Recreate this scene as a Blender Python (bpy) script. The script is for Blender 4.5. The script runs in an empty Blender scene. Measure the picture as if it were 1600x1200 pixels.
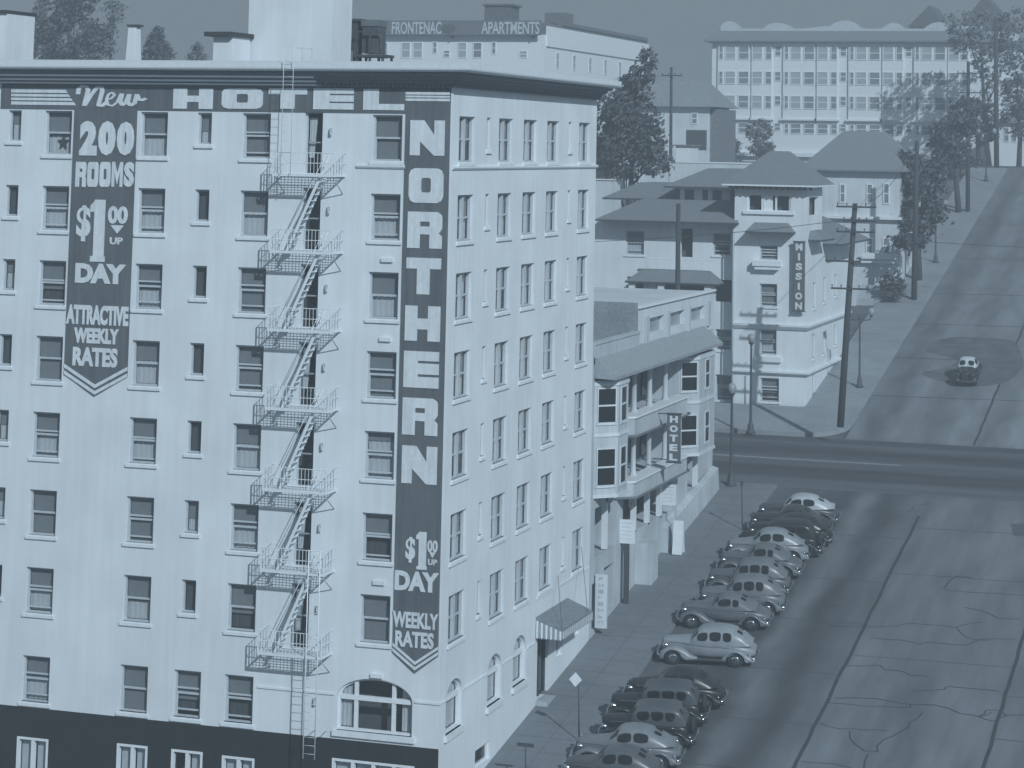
import bpy, math, random
from mathutils import Vector, Matrix
random.seed(7)
SC = bpy.context.scene
COL = SC.collection
R_ = math.radians

# ------------------------------------------------------------------ camera
FPX, CX, CY = 3505.3622, 908.3554, -139.6087          # focal length and principal point of the old plate (1600 px wide)
CAM = Vector((32.24429, -86.00576, 24.53567))
RX = Vector((0.95475061, 0.29693154, 0.0168206))
RD = Vector((-0.01517241, 0.10511293, -0.99434454))
RF = Vector((-0.29702032, 0.94909585, 0.1048618))
cd = bpy.data.cameras.new('camera'); cam = bpy.data.objects.new('camera', cd); COL.objects.link(cam)
cd.sensor_fit = 'HORIZONTAL'; cd.sensor_width = 36.0; cd.lens = FPX / 1600 * 36
cd.shift_x = (800 - CX) / 1600; cd.shift_y = -(600 - CY) / 1600
cd.clip_start = 1; cd.clip_end = 4000
up = -RD
cam.matrix_world = Matrix(((RX.x, up.x, -RF.x, CAM.x), (RX.y, up.y, -RF.y, CAM.y), (RX.z, up.z, -RF.z, CAM.z), (0, 0, 0, 1)))
SC.camera = cam

# ------------------------------------------------------------------ light
SUN = Vector((.68, -.72, .63)).normalized()
el = math.asin(SUN.z); rot = math.atan2(SUN.x, SUN.y)
w = bpy.data.worlds.new('World'); SC.world = w; w.use_nodes = True
nt = w.node_tree; bg = nt.nodes['Background']
sky = nt.nodes.new('ShaderNodeTexSky'); sky.sky_type = 'NISHITA'; sky.sun_disc = False
sky.sun_elevation = el; sky.sun_rotation = rot; sky.air_density = 1.0; sky.dust_density = 2.0
hs = nt.nodes.new('ShaderNodeHueSaturation'); hs.inputs['Saturation'].default_value = 0
tn = nt.nodes.new('ShaderNodeMix'); tn.data_type = 'RGBA'; tn.blend_type = 'MULTIPLY'; tn.inputs[0].default_value = 1; tn.inputs[7].default_value = (.84, 1.0, 1.12, 1)
ev = nt.nodes.new('ShaderNodeMix'); ev.data_type = 'RGBA'; ev.inputs[0].default_value = .6; ev.inputs[7].default_value = (4.0, 5.1, 5.9, 1)     # thin even overcast veil over the clear sky
nt.links.new(sky.outputs['Color'], hs.inputs['Color']); nt.links.new(hs.outputs['Color'], tn.inputs[6]); nt.links.new(tn.outputs[2], ev.inputs[6]); nt.links.new(ev.outputs[2], bg.inputs['Color'])
bg.inputs['Strength'].default_value = .05
sd = bpy.data.lights.new('sun', 'SUN'); sd.energy = 3.7; sd.angle = R_(.6); sd.color = (.89, .98, 1.05)
so = bpy.data.objects.new('sun', sd); COL.objects.link(so)
so.rotation_euler = (-SUN).to_track_quat('-Z', 'Y').to_euler(); so.location = (60, -80, 90)
vs = SC.view_settings; vs.view_transform = 'Standard'; vs.look = 'None'; vs.gamma = 1; vs.exposure = -0.12
SC.cycles.max_bounces = 6; SC.cycles.volume_bounces = 0; SC.cycles.transparent_max_bounces = 12
SC.cycles.use_denoising = True

# ------------------------------------------------------------------ measuring helpers: a ray of the plate met with a plane of the place
def ray(u, v): return RX * ((u - CX) / FPX) + RD * ((v - CY) / FPX) + RF
def onx(u, v, x): d = ray(u, v); return CAM + d * ((x - CAM.x) / d.x)
def ony(u, v, y): d = ray(u, v); return CAM + d * ((y - CAM.y) / d.y)
def onz(u, v, z): d = ray(u, v); return CAM + d * ((z - CAM.z) / d.z)
G, Z0 = .155, -2.17
def gz(y):
    if y < -12: return Z0 + G * -12
    if y < 46: return Z0 + G * y
    if y < 68: return 4.96 + (y - 46) / 22 * .34
    if y < 164: return 5.3 + .187 * (y - 68)
    return 23.25 + (y - 164) * .004
def ongr(u, v, g=G, z0=Z0):
    d = ray(u, v); return CAM + d * ((z0 + g * CAM.y - CAM.z) / (d.z - g * d.y))
def onhill(u, v): return ongr(u, v, .187, 5.3 - .187 * 68)

# ------------------------------------------------------------------ materials
def T(v, b=1.0):                       # neutral grey of the blue-toned print
    b = 1.4 - .95 * min(v, .75)       # the print's darks are bluer than its whites
    return (v * (1 - .12 * b), v, v * (1 + .09 * b), 1)
MATS = {}
def mat(name, v, rough=.7, amp=.12, scale=3.0, bump=0.0, bscale=40, metal=0.0, spec=.3, stretch=(1, 1, 1), amp2=0.0, scale2=.3, stretch2=(1, 1, 1)):
    if name in MATS: return MATS[name]
    m = bpy.data.materials.new(name); m.use_nodes = True; n = m.node_tree; b = n.nodes['Principled BSDF']
    b.inputs['Roughness'].default_value = rough; b.inputs['Metallic'].default_value = metal
    b.inputs['Specular IOR Level'].default_value = spec
    tc = n.nodes.new('ShaderNodeTexCoord')
    def noise(sc, st, det=6):
        mp = n.nodes.new('ShaderNodeMapping'); mp.inputs['Scale'].default_value = st
        n.links.new(tc.outputs['Object'], mp.inputs['Vector'])
        t = n.nodes.new('ShaderNodeTexNoise'); t.inputs['Scale'].default_value = sc; t.inputs['Detail'].default_value = det
        n.links.new(mp.outputs['Vector'], t.inputs['Vector']); return t
    c = T(v)
    cur = None
    for a, s, st in ((amp, scale, stretch), (amp2, scale2, stretch2)):
        if a <= 0: continue
        t = noise(s, st)
        r = n.nodes.new('ShaderNodeMapRange'); r.inputs['From Min'].default_value = .3; r.inputs['From Max'].default_value = .7
        r.inputs['To Min'].default_value = 1 - a; r.inputs['To Max'].default_value = 1 + a
        n.links.new(t.outputs['Fac'], r.inputs['Value'])
        if cur is None: cur = r.outputs['Result']
        else:
            mm = n.nodes.new('ShaderNodeMath'); mm.operation = 'MULTIPLY'
            n.links.new(cur, mm.inputs[0]); n.links.new(r.outputs['Result'], mm.inputs[1]); cur = mm.outputs[0]
    if cur is not None:
        vm = n.nodes.new('ShaderNodeVectorMath'); vm.operation = 'SCALE'; vm.inputs[0].default_value = c[:3]
        n.links.new(cur, vm.inputs['Scale']); n.links.new(vm.outputs['Vector'], b.inputs['Base Color'])
    else: b.inputs['Base Color'].default_value = c
    if bump > 0:
        t = noise(bscale, (1, 1, 1)); bp = n.nodes.new('ShaderNodeBump'); bp.inputs['Strength'].default_value = bump; bp.inputs['Distance'].default_value = .03
        n.links.new(t.outputs['Fac'], bp.inputs['Height']); n.links.new(bp.outputs['Normal'], b.inputs['Normal'])
    MATS[name] = m; return m
def glass_mat(name='window_glass', tr=.92):
    m = bpy.data.materials.new(name); m.use_nodes = True; n = m.node_tree; n.nodes.clear()
    o = n.nodes.new('ShaderNodeOutputMaterial'); mx = n.nodes.new('ShaderNodeMixShader'); t = n.nodes.new('ShaderNodeBsdfTransparent')
    g = n.nodes.new('ShaderNodeBsdfGlossy'); g.inputs['Roughness'].default_value = .06; lw = n.nodes.new('ShaderNodeLayerWeight'); pw = n.nodes.new('ShaderNodeMath'); pw.operation = 'POWER'; pw.inputs[1].default_value = 5; n.links.new(lw.outputs['Facing'], pw.inputs[0]); f = n.nodes.new('ShaderNodeMath'); f.operation = 'MULTIPLY_ADD'; f.inputs[1].default_value = .95; f.inputs[2].default_value = .05; n.links.new(pw.outputs[0], f.inputs[0])
    t.inputs['Color'].default_value = (tr, tr, tr, 1)
    n.links.new(f.outputs[0], mx.inputs[0]); n.links.new(t.outputs[0], mx.inputs[1]); n.links.new(g.outputs[0], mx.inputs[2]); n.links.new(mx.outputs[0], o.inputs['Surface'])
    return m
M_STUCCO = mat('white_stucco', .70, .85, .045, 1.1, .2, 30, stretch=(3, 3, .16), amp2=.07, scale2=.35)
M_TRIM = mat('white_paint', .74, .6, .05, 5)
M_SASH = mat('sash_paint', .50, .6, .08, 5)
M_CREAM = mat('pale_plaster', .60, .85, .07, 1.2, .15, 25, stretch=(3, 3, .2), amp2=.09, scale2=.4)
M_SIGN = mat('dark_sign_paint', .118, .75, .16, 1.6, .15, 30, stretch=(4, 4, .25), amp2=.14, scale2=.5)
M_LETTER = mat('white_lettering', .66, .75, .10, 1.8, .15, 30, stretch=(4, 4, .3), amp2=.06, scale2=6)
M_FRIEZE = mat('grey_frieze', .17, .8, .15, 5)
M_DARKBASE = mat('dark_base_paint', .022, .8, .2, 2, .1, 20)
M_BLIND = mat('roller_blind', .22, .9, .05, 3)
M_CURT = mat('lace_curtain', .52, .9, .10, 14)
M_DARK = mat('dark_room', .10, .9, 0)
M_IRON = mat('painted_iron', .72, .6, .1, 20)
M_IRONSH = mat('grey_iron', .42, .6, .1, 20)
M_GLASS = glass_mat()
M_ROOFG = mat('grey_shingle', .20, .9, .14, 6, .3, 25)
M_ROOFD = mat('tar_roof', .14, .95, .15, 3)
M_BRICK = mat('weathered_brick', .26, .9, .18, 8, .3, 30, amp2=.15, scale2=.5)
M_WOODD = mat('dark_wood', .065, .85, .2, 6, stretch=(6, 6, .4))
M_TIMBER = mat('weathered_pole', .055, .85, .25, 6, stretch=(6, 6, .3))
M_CAST = mat('dark_cast_iron', .07, .6, .1, 10)
M_GLOBE = mat('milk_glass', .30, .3, 0)
M_CHROME = mat('chrome', .62, .18, 0, metal=1)
M_TYRE = mat('tyre_rubber', .03, .85, .1, 10)
M_CARGLASS = mat('car_glass', .012, .12, 0, spec=.4)
M_CONC = mat('pale_concrete', .40, .9, .08, 4, .1, 30)
M_LEAF = mat('foliage', .105, .85, .45, 2.2, spec=.15)
M_LEAF2 = mat('pale_foliage', .17, .85, .30, 5, spec=.15)
M_BARK = mat('bark', .07, .9, .2, 8)

# ------------------------------------------------------------------ mesh builder
ORG = {}
class MB:
    def __init__(s): s.v = []; s.f = []; s.m = []; s.s = []
    def face(s, pts, m=0, sm=False):
        i = len(s.v); s.v.extend([tuple(p) for p in pts]); s.f.append(tuple(range(i, i + len(pts)))); s.m.append(m); s.s.append(sm)
    def box(s, x0, y0, z0, x1, y1, z1, m=0, X=None):
        if x0 > x1: x0, x1 = x1, x0
        if y0 > y1: y0, y1 = y1, y0
        if z0 > z1: z0, z1 = z1, z0
        p = [(x0, y0, z0), (x1, y0, z0), (x1, y1, z0), (x0, y1, z0), (x0, y0, z1), (x1, y0, z1), (x1, y1, z1), (x0, y1, z1)]
        if X is not None: p = [X @ Vector(q) for q in p]
        for q in ((0, 3, 2, 1), (4, 5, 6, 7), (0, 1, 5, 4), (1, 2, 6, 5), (2, 3, 7, 6), (3, 0, 4, 7)): s.face([p[k] for k in q], m)
    def tube(s, pts, r, n=6, m=0, cap=True, sm=True):
        pts = [Vector(p) for p in pts]; rings = []
        rs = r if isinstance(r, (list, tuple)) else [r] * len(pts)
        for i, p in enumerate(pts):
            t = (pts[min(i + 1, len(pts) - 1)] - pts[max(i - 1, 0)]).normalized()
            a = t.orthogonal().normalized() if i == 0 else (rings[-1][1] - t * rings[-1][1].dot(t)).normalized()
            b = t.cross(a)
            rings.append(([p + (a * math.cos(2 * math.pi * k / n) + b * math.sin(2 * math.pi * k / n)) * rs[i] for k in range(n)], a))
        s.loft([q[0] for q in rings], True, cap, m, sm)
    def loft(s, rings, closed=True, cap=True, m=0, sm=True):
        n = len(rings[0]); i0 = len(s.v)
        for r in rings: s.v.extend([tuple(p) for p in r])
        for i in range(len(rings) - 1):
            for k in range(n if closed else n - 1):
                k2 = (k + 1) % n; a = i0 + i * n
                s.f.append((a + k, a + k2, a + n + k2, a + n + k)); s.m.append(m); s.s.append(sm)
        if cap:
            s.face(list(reversed(rings[0])), m); s.face(rings[-1], m)
    def lathe(s, prof, n=16, m=0, X=None, sm=True):          # prof: (r, h) about local z
        rings = []
        for r, h in prof:
            q = [Vector((r * math.cos(2 * math.pi * k / n), r * math.sin(2 * math.pi * k / n), h)) for k in range(n)]
            rings.append([X @ p for p in q] if X is not None else q)
        s.loft(rings, True, True, m, sm)
    def prism(s, poly, a, b, m=0):                          # poly 3D points swept from offset a to offset b
        A = [Vector(p) + Vector(a) for p in poly]; B = [Vector(p) + Vector(b) for p in poly]
        s.face(list(reversed(A)), m); s.face(B, m)
        for i in range(len(poly)):
            j = (i + 1) % len(poly); s.face([A[i], A[j], B[j], B[i]], m)
    def mesh(s, name, mats, org=(0, 0, 0)):
        me = bpy.data.meshes.new(name); o = Vector(org)
        me.from_pydata([tuple(Vector(p) - o) for p in s.v], [], s.f)
        for m in (mats if isinstance(mats, (list, tuple)) else [mats]): me.materials.append(m)
        me.polygons.foreach_set('material_index', s.m); me.polygons.foreach_set('use_smooth', s.s); me.update()
        import bmesh
        b = bmesh.new(); b.from_mesh(me); bmesh.ops.remove_doubles(b, verts=b.verts, dist=1e-4); bmesh.ops.recalc_face_normals(b, faces=b.faces); b.to_mesh(me); b.free()
        return me
    def build(s, name, mats, parent=None, org=None):
        if org is None: org = ORG.get(parent.name, (0, 0, 0)) if parent else (0, 0, 0)
        o = bpy.data.objects.new(name, s.mesh(name, mats, org)); COL.objects.link(o)
        if parent: o.parent = parent; ORG[o.name] = org
        else: o.location = org; ORG[o.name] = org
        return o
def tag(o, label=None, cat=None, group=None, kind=None):
    if label: o['label'] = label
    if cat: o['category'] = cat
    if group: o['group'] = group
    if kind: o['kind'] = kind
    return o
def thing(name, loc, label, cat, group=None):
    o = bpy.data.objects.new(name, None); COL.objects.link(o); o.location = loc; ORG[o.name] = tuple(loc); o.empty_display_size = .3
    return tag(o, label, cat, group)
def copy_tree(o, parent=None):
    c = o.copy(); COL.objects.link(c); ORG[c.name] = ORG.get(o.name, (0, 0, 0))
    if parent: c.parent = parent
    for ch in list(o.children): copy_tree(ch, c)
    return c

def wall(mb, P, N, u0, u1, z0, z1, holes, depth=.24, m=0, arches=(), mr=None):
    """wall sheet P(u,z) with recessed openings; N points inward; arches: (u0,u1,zspring,ztop) inside a hole"""
    us = sorted({u0, u1, *[h[0] for h in holes], *[h[1] for h in holes]}); zs = sorted({z0, z1, *[h[2] for h in holes], *[h[3] for h in holes]})
    us = [u for u in us if u0 <= u <= u1]; zs = [z for z in zs if z0 <= z <= z1]
    for a, b in zip(us, us[1:]):
        for c, d in zip(zs, zs[1:]):
            um, zm = (a + b) / 2, (c + d) / 2
            if any(h[0] < um < h[1] and h[2] < zm < h[3] for h in holes): continue
            mb.face([P(a, c), P(b, c), P(b, d), P(a, d)], m)
    D = Vector(N) * depth; mr = m if mr is None else mr
    for h in holes:
        a, b, c, d = h[:4]; ar = next((q for q in arches if abs(q[0] - a) < 1e-6 and abs(q[3] - d) < 1e-6), None)
        top = d if not ar else ar[2]
        mb.face([P(a, c), P(b, c), P(b, c) + D, P(a, c) + D], mr)
        mb.face([P(a, c), P(a, top), P(a, top) + D, P(a, c) + D], mr); mb.face([P(b, c), P(b, top), P(b, top) + D, P(b, c) + D], mr)
        if not ar: mb.face([P(a, d), P(b, d), P(b, d) + D, P(a, d) + D], mr)
        else:
            n = 20; cu, hw, hh = (a + b) / 2, (b - a) / 2, d - top
            pts = [(cu - hw * math.cos(math.pi * k / n), top + hh * math.sin(math.pi * k / n)) for k in range(n + 1)]
            for (ua, za), (ub, zb) in zip(pts, pts[1:]):
                if za < d or zb < d: mb.face([P(ua, za), P(ub, zb), P(ub, d), P(ua, d)], m)
                mb.face([P(ua, za), P(ub, zb), P(ub, zb) + D, P(ua, za) + D], mr)

# ------------------------------------------------------------------ lettering
def font_polys(txt, off=.02):
    c = bpy.data.curves.new('lettering', 'FONT'); c.body = txt; c.offset = off; c.resolution_u = 3
    o = bpy.data.objects.new('lettering', c); COL.objects.link(o); bpy.context.view_layer.update()
    me = bpy.data.meshes.new_from_object(o); COL.objects.unlink(o); bpy.data.objects.remove(o)
    vs_ = [v.co.copy() for v in me.vertices]; fs = [tuple(p.vertices) for p in me.polygons]
    xs = [v.x for v in vs_]; ys = [v.y for v in vs_]; x0, x1, y0, y1 = min(xs), max(xs), min(ys), max(ys)
    bpy.data.meshes.remove(me); bpy.data.curves.remove(c)
    return [[((vs_[i].x - x0) / (x1 - x0), (vs_[i].y - y0) / (y1 - y0)) for i in f] for f in fs]
def rect(a, b, c, d): return [(a, c), (b, c), (b, d), (a, d)]
def glyph(ch):
    if ch == 'N': return [rect(0, .29, 0, 1), rect(.70, 1, 0, 1), [(.29, 1), (.29, .40), (.70, 0), (.70, .58), (.40, 1)]]
    if ch == 'O':
        q = lambda x0, x1, y0, y1, r, ry: [(x0 + r, y0), (x1 - r, y0), (x1 - r * .3, y0 + ry * .3), (x1, y0 + ry), (x1, y1 - ry), (x1 - r * .3, y1 - ry * .3), (x1 - r, y1), (x0 + r, y1), (x0 + r * .3, y1 - ry * .3), (x0, y1 - ry), (x0, y0 + ry), (x0 + r * .3, y0 + ry * .3)]
        o = q(0, 1, 0, 1, .17, .2); i = q(.36, .64, .3, .72, .05, .07)
        return [[o[k], o[(k + 1) % 12], i[(k + 1) % 12], i[k]] for k in range(12)]
    if ch == 'R': return [rect(0, .36, 0, 1), rect(.36, .64, .73, 1), rect(.36, .64, .38, .60), [(.64, .38), (.90, .42), (.94, .45), (1, .55), (1, .85), (.97, .93), (.86, 1), (.64, 1)], [(.64, 0), (1, 0), (1, .33), (.90, .42), (.64, .38)]]
    if ch == 'T': return [rect(0, 1, .70, 1), rect(.31, .68, 0, .70)]
    if ch == 'H': return [rect(0, .35, 0, 1), rect(.65, 1, 0, 1), rect(.35, .65, .33, .64)]
    if ch == 'E': return [rect(0, .40, 0, 1), rect(.40, 1, 0, .30), rect(.40, 1, .37, .67), rect(.40, 1, .74, 1)]
    if ch == 'L': return [rect(0, .38, 0, 1), rect(.38, 1, 0, .29)]
    if ch == '1': return [rect(.12, .88, 0, .09), rect(.26, .82, .09, 1), [(.26, .80), (.26, .98), (.05, .90), (.05, .80)]]
    if ch == 'M': return [rect(0, .25, 0, 1), rect(.75, 1, 0, 1), [(.25, 1), (.25, .60), (.5, .10), (.5, .52)], [(.5, .52), (.5, .10), (.75, .60), (.75, 1)]]
    if ch == 'v': return [[(0, 1), (.5, 0), (1, 1)]]
    return font_polys(ch)
def put(mb, polys, A, B, thick, out):
    """polys in the unit square laid on the rectangle with opposite corners A (bottom left) and B (top right), sticking out"""
    A, B, o = Vector(A), Vector(B), Vector(out)
    H = Vector((B.x - A.x, B.y - A.y, 0)); V = Vector((0, 0, B.z - A.z))
    for i, p in enumerate(polys):
        mb.prism([A + H * x + V * y for x, y in p], o * -.004, o * (thick + .0004 * (i % 25)))
def stroke(pts, wd):
    out = []
    for (a, b), (c, d) in zip(pts, pts[1:]):
        dx, dy = c - a, (d - b) ; L = math.hypot(dx, dy) or 1; nx, ny = -dy / L * wd, dx / L * wd; ex, ey = dx / L * wd * .5, dy / L * wd * .5
        out.append([(a - ex + nx, b - ey + ny * 1.6), (a - ex - nx, b - ey - ny * 1.6), (c + ex - nx, d + ey - ny * 1.6), (c + ex + nx, d + ey + ny * 1.6)])
    return out

# ================================================================== THE SETTING
def road_mat(name, v, bands, tr=(1, .05, 1)):
    m = mat(name, v, .85, .17, 1.2, .15, 30, stretch=tr, amp2=.15, scale2=.45, stretch2=((1, .22, 1) if tr[0] == 1 else (.22, 1, 1)))
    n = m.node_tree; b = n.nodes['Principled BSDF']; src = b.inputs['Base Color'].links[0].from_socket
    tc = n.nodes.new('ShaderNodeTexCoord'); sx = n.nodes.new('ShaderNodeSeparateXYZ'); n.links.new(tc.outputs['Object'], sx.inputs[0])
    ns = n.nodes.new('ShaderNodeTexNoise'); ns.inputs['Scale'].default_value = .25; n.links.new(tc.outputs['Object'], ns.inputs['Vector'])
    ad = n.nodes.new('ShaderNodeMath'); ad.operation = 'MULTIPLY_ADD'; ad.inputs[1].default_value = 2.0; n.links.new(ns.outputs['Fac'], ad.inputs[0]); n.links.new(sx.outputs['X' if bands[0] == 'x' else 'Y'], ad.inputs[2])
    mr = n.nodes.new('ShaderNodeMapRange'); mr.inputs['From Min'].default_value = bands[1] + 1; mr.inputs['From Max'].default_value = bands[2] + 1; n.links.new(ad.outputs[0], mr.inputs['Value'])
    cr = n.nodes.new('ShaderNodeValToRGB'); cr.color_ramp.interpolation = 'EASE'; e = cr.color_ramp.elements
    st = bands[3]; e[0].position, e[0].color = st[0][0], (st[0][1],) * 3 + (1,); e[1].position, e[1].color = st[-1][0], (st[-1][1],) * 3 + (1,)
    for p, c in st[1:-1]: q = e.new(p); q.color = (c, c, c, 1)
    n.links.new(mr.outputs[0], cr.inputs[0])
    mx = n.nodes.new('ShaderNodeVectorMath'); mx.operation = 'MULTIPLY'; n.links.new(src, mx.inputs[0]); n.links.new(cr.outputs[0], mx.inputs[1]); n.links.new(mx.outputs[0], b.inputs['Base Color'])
    return m
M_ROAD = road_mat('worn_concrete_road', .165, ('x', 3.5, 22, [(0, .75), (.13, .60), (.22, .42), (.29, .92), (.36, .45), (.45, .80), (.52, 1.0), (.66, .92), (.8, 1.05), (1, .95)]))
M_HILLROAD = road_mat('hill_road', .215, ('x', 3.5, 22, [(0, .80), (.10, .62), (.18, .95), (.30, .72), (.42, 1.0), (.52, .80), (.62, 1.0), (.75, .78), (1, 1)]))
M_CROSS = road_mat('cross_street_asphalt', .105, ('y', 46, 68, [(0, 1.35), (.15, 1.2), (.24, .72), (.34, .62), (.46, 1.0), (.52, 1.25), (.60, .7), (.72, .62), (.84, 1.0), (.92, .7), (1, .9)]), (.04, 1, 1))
M_WALK = mat('sidewalk_concrete', .185, .9, .08, 3, .1, 25, amp2=.10, scale2=.35)
M_HILLWALK = mat('pale_sidewalk', .27, .9, .10, 3, .1, 25, amp2=.12, scale2=.35)
M_EARTH = mat('bare_ground', .12, .95, .3, .6)
M_TAR = mat('tar_seam', .055, .8, .2, 6)

YS = [-150, -12, 0, 15, 30, 46, 57, 68, 90, 120, 164, 300, 900]
mb = MB(); mb.loft([[(-900, y, gz(y) - .35), (900, y, gz(y) - .35)] for y in YS], closed=False, cap=False, sm=False)
tag(mb.build('ground', M_EARTH), kind='structure')
RZ = -.14
def strip(name, x0, x1, ys, m, dz=RZ, parent=None):
    b = MB(); b.loft([[(x0, y, gz(y) + dz), (x1, y, gz(y) + dz)] for y in ys], closed=False, cap=False, sm=False)
    return b.build(name, m, parent)
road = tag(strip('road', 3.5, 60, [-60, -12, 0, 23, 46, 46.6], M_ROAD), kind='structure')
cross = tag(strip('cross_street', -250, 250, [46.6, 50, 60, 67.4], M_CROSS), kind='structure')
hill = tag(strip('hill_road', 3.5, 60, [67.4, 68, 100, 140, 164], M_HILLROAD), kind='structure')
tag(strip('upper_cross_street', -250, 250, [164, 172, 182], M_CROSS), kind='structure')
# ribbons lying on the road
def ribbon(mb, pts, wd):
    pts = [Vector(p) for p in pts]
    for a, b in zip(pts, pts[1:]):
        d = (b - a); d.z = 0; d.normalize(); nrm = Vector((-d.y, d.x, 0)) * wd / 2
        up_ = lambda p, o: Vector((p.x + o.x, p.y + o.y, p.z + gz(p.y + o.y) - gz(p.y)))
        mb.face([up_(a, -nrm), up_(b, -nrm), up_(b, nrm), up_(a, nrm)])
def rd(u, v, dz=RZ + .004): d = ongr(u, v, G, Z0 + RZ); return Vector((d.x, d.y, gz(d.y) + dz))
def seam(parent, segs, wd, ripple=0):
    b = MB()
    for i, s in enumerate(segs):
        q = []
        for a, c in zip(s, s[1:]):
            a, c = Vector(a), Vector(c); n = max(2, int((c - a).length / 1.1))
            for k in range(n): p = a.lerp(c, k / n); q.append(p + Vector((random.uniform(-1, 1) * ripple, random.uniform(-1, 1) * ripple, 0)))
        q.append(Vector(s[-1]))
        q = [Vector((p.x, p.y, gz(p.y) + RZ + .004 + .0012 * (i % 6))) for p in q]
        ribbon(b, q, wd)
    return b
P3 = lambda x, y, dz=RZ + .004: (x, y, gz(y) + dz)
seam(road, [[P3(12.45, -11.5), P3(12.45, 42.6)], [P3(20.05, -11.5), P3(20.05, 45.9)]], .17, .04).build('joint', M_TAR, road)
tr = [[P3(12.5, y), P3(20, y + .1)] for y in (4.1, 21.5, 33.0, 40.5)] + [[P3(7.3, y), P3(12.4, y)] for y in (3.0, 8.2, 13.2, 19.0, 25.5, 31.5, 38.5)] + [[P3(20.1, y), P3(30, y + .3)] for y in (13.5, 18.2, 24, 31)]
seam(road, tr, .045, .04).build('slab_joint', M_TAR, road)
cr = [[(1275, 967), (1300, 978), (1350, 980), (1400, 979), (1420, 974), (1460, 976), (1492, 980), (1535, 972)], [(1492, 980), (1512, 996), (1530, 1001), (1546, 1000)],
      [(1365, 998), (1410, 1000), (1440, 1007), (1452, 1003), (1510, 1008), (1530, 999), (1588, 999)], [(1320, 1040), (1376, 1040), (1382, 1047), (1410, 1049), (1421, 1056), (1450, 1057)],
      [(1422, 1080), (1478, 1077), (1480, 1073), (1560, 1080)], [(1305, 1090), (1370, 1092), (1421, 1100), (1460, 1101), (1500, 1115), (1530, 1120), (1550, 1113)], [(1290, 1097), (1350, 1102), (1421, 1106), (1422, 1100)],
      [(1280, 1130), (1310, 1138), (1350, 1141), (1385, 1142)], [(1328, 1142), (1330, 1155), (1348, 1172), (1369, 1175), (1373, 1162), (1395, 1150), (1420, 1138), (1428, 1124), (1442, 1113)], [(1354, 1178), (1350, 1200)],
      [(1505, 949), (1540, 955), (1560, 967), (1595, 967)], [(1475, 920), (1490, 901), (1520, 903)], [(1475, 922), (1600, 930)], [(1250, 1190), (1300, 1192), (1330, 1200)],
      [(1530, 1120), (1540, 1109), (1566, 1110), (1572, 1118), (1552, 1126), (1530, 1120)], [(1572, 1117), (1600, 1117)], [(1272, 967), (1285, 948), (1310, 945)], [(1420, 800), (1428, 790), (1452, 786)]]
seam(road, [[rd(*p) for p in s] for s in cr], .065, .09).build('crack', M_TAR, road)
def patch(parent, pts, m=M_TAR, dz=.010, name='patch'):
    b = MB(); b.face([Vector(p) + Vector((0, 0, dz)) for p in pts]); return b.build(name, m, parent)
M_PATCH = mat('asphalt_patch', .105, .9, .2, 2)
patch(road, [rd(1580, 819), rd(1640, 815), rd(1640, 840), rd(1584, 837)], M_PATCH)
def hp(u, v): d = onhill(u, v); d2 = ongr(u, v, .187, 5.3 - .187 * 68 + RZ); return Vector((d2.x, d2.y, gz(d2.y) + RZ + .004))
def poly_fine(pts, n=4):
    out = []
    for i, p in enumerate(pts):
        a, b, c, d = (Vector(pts[(i + k) % len(pts)]) for k in (-1, 0, 1, 2))
        for k in range(n):
            t = k / n; out.append(.5 * ((2 * b) + (c - a) * t + (2 * a - 5 * b + 4 * c - d) * t * t + (3 * b - a - 3 * c + d) * t ** 3))
    return [(p.x, p.y, gz(p.y) + RZ + .006) for p in out]
patch(hill, poly_fine([hp(*p) for p in [(1447, 548), (1470, 530), (1520, 527), (1580, 532), (1594, 548), (1598, 566), (1590, 585), (1560, 600), (1510, 603), (1475, 596), (1440, 584), (1475, 575), (1496, 562)]]), mat('dark_road_patch', .118, .9, .25, .8))  # large rounded area of darker colour on the hill road
seam(hill, [[P3(12.2, 68), P3(12.2, 160)], [P3(20, 68), P3(20, 160)]], .16, .03).build('joint', M_TAR, hill)
seam(hill, [[P3(3.6, y), P3(22, y + .8)] for y in (78, 88, 98, 108, 121, 135, 150)], .12, .05).build('slab_joint', M_TAR, hill)
b = MB(); b.loft([[(-70, y, gz(y) + RZ + .006), (9, y, gz(y) + RZ + .006)] for y in (57.2, 57.55)], closed=False, cap=False); b.build('worn_line', mat('worn_line_paint', .30, .9, .3, 3), cross)

# sidewalks: slabs with kerb edge and score lines
def sidewalk(name, outline, ys, lines):
    b = MB(); x0, x1 = outline
    b.loft([[(x0, y, gz(y) - .30), (x0, y, gz(y)), (x1 - .18, y, gz(y)), (x1 - .17, y, gz(y) - .004), (x1, y, gz(y) - .012), (x1 + .02, y, gz(y) - .30)] for y in ys], closed=False, cap=True, sm=False)
    o = tag(b.build(name, M_WALK if name == 'sidewalk' else M_HILLWALK), kind='structure')
    q = MB()
    for s in lines: ribbon(q, [Vector(p) for p in s], .035)
    q.build('score_line', mat('score_line_dirt', .12, .9, .1, 5), o); return o
W = lambda x, y: (x, y, gz(y) + .004)
ls = [[W(.1, y), W(3.3, y)] for y in [1.5 * k for k in range(-2, 31)]] + [[W(1.75, y), W(1.75, y + 4)] for y in range(-4, 43, 4)]
sidewalk('sidewalk', (-.3, 3.5), [-40, -12, 0, 15, 30, 43, 45.4, 46.4], ls)
ls = [[W(-.3, y), W(3.3, y)] for y in [70 + 2.0 * k for k in range(46)]]
sidewalk('hill_sidewalk', (-.6, 3.5), [74, 90, 120, 150, 163], ls)
b = MB(); arc = [(3.5 - 3 + 3 * math.sin(R_(a)), 71.2 - 3 * math.cos(R_(a))) for a in range(0, 91, 15)]
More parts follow.
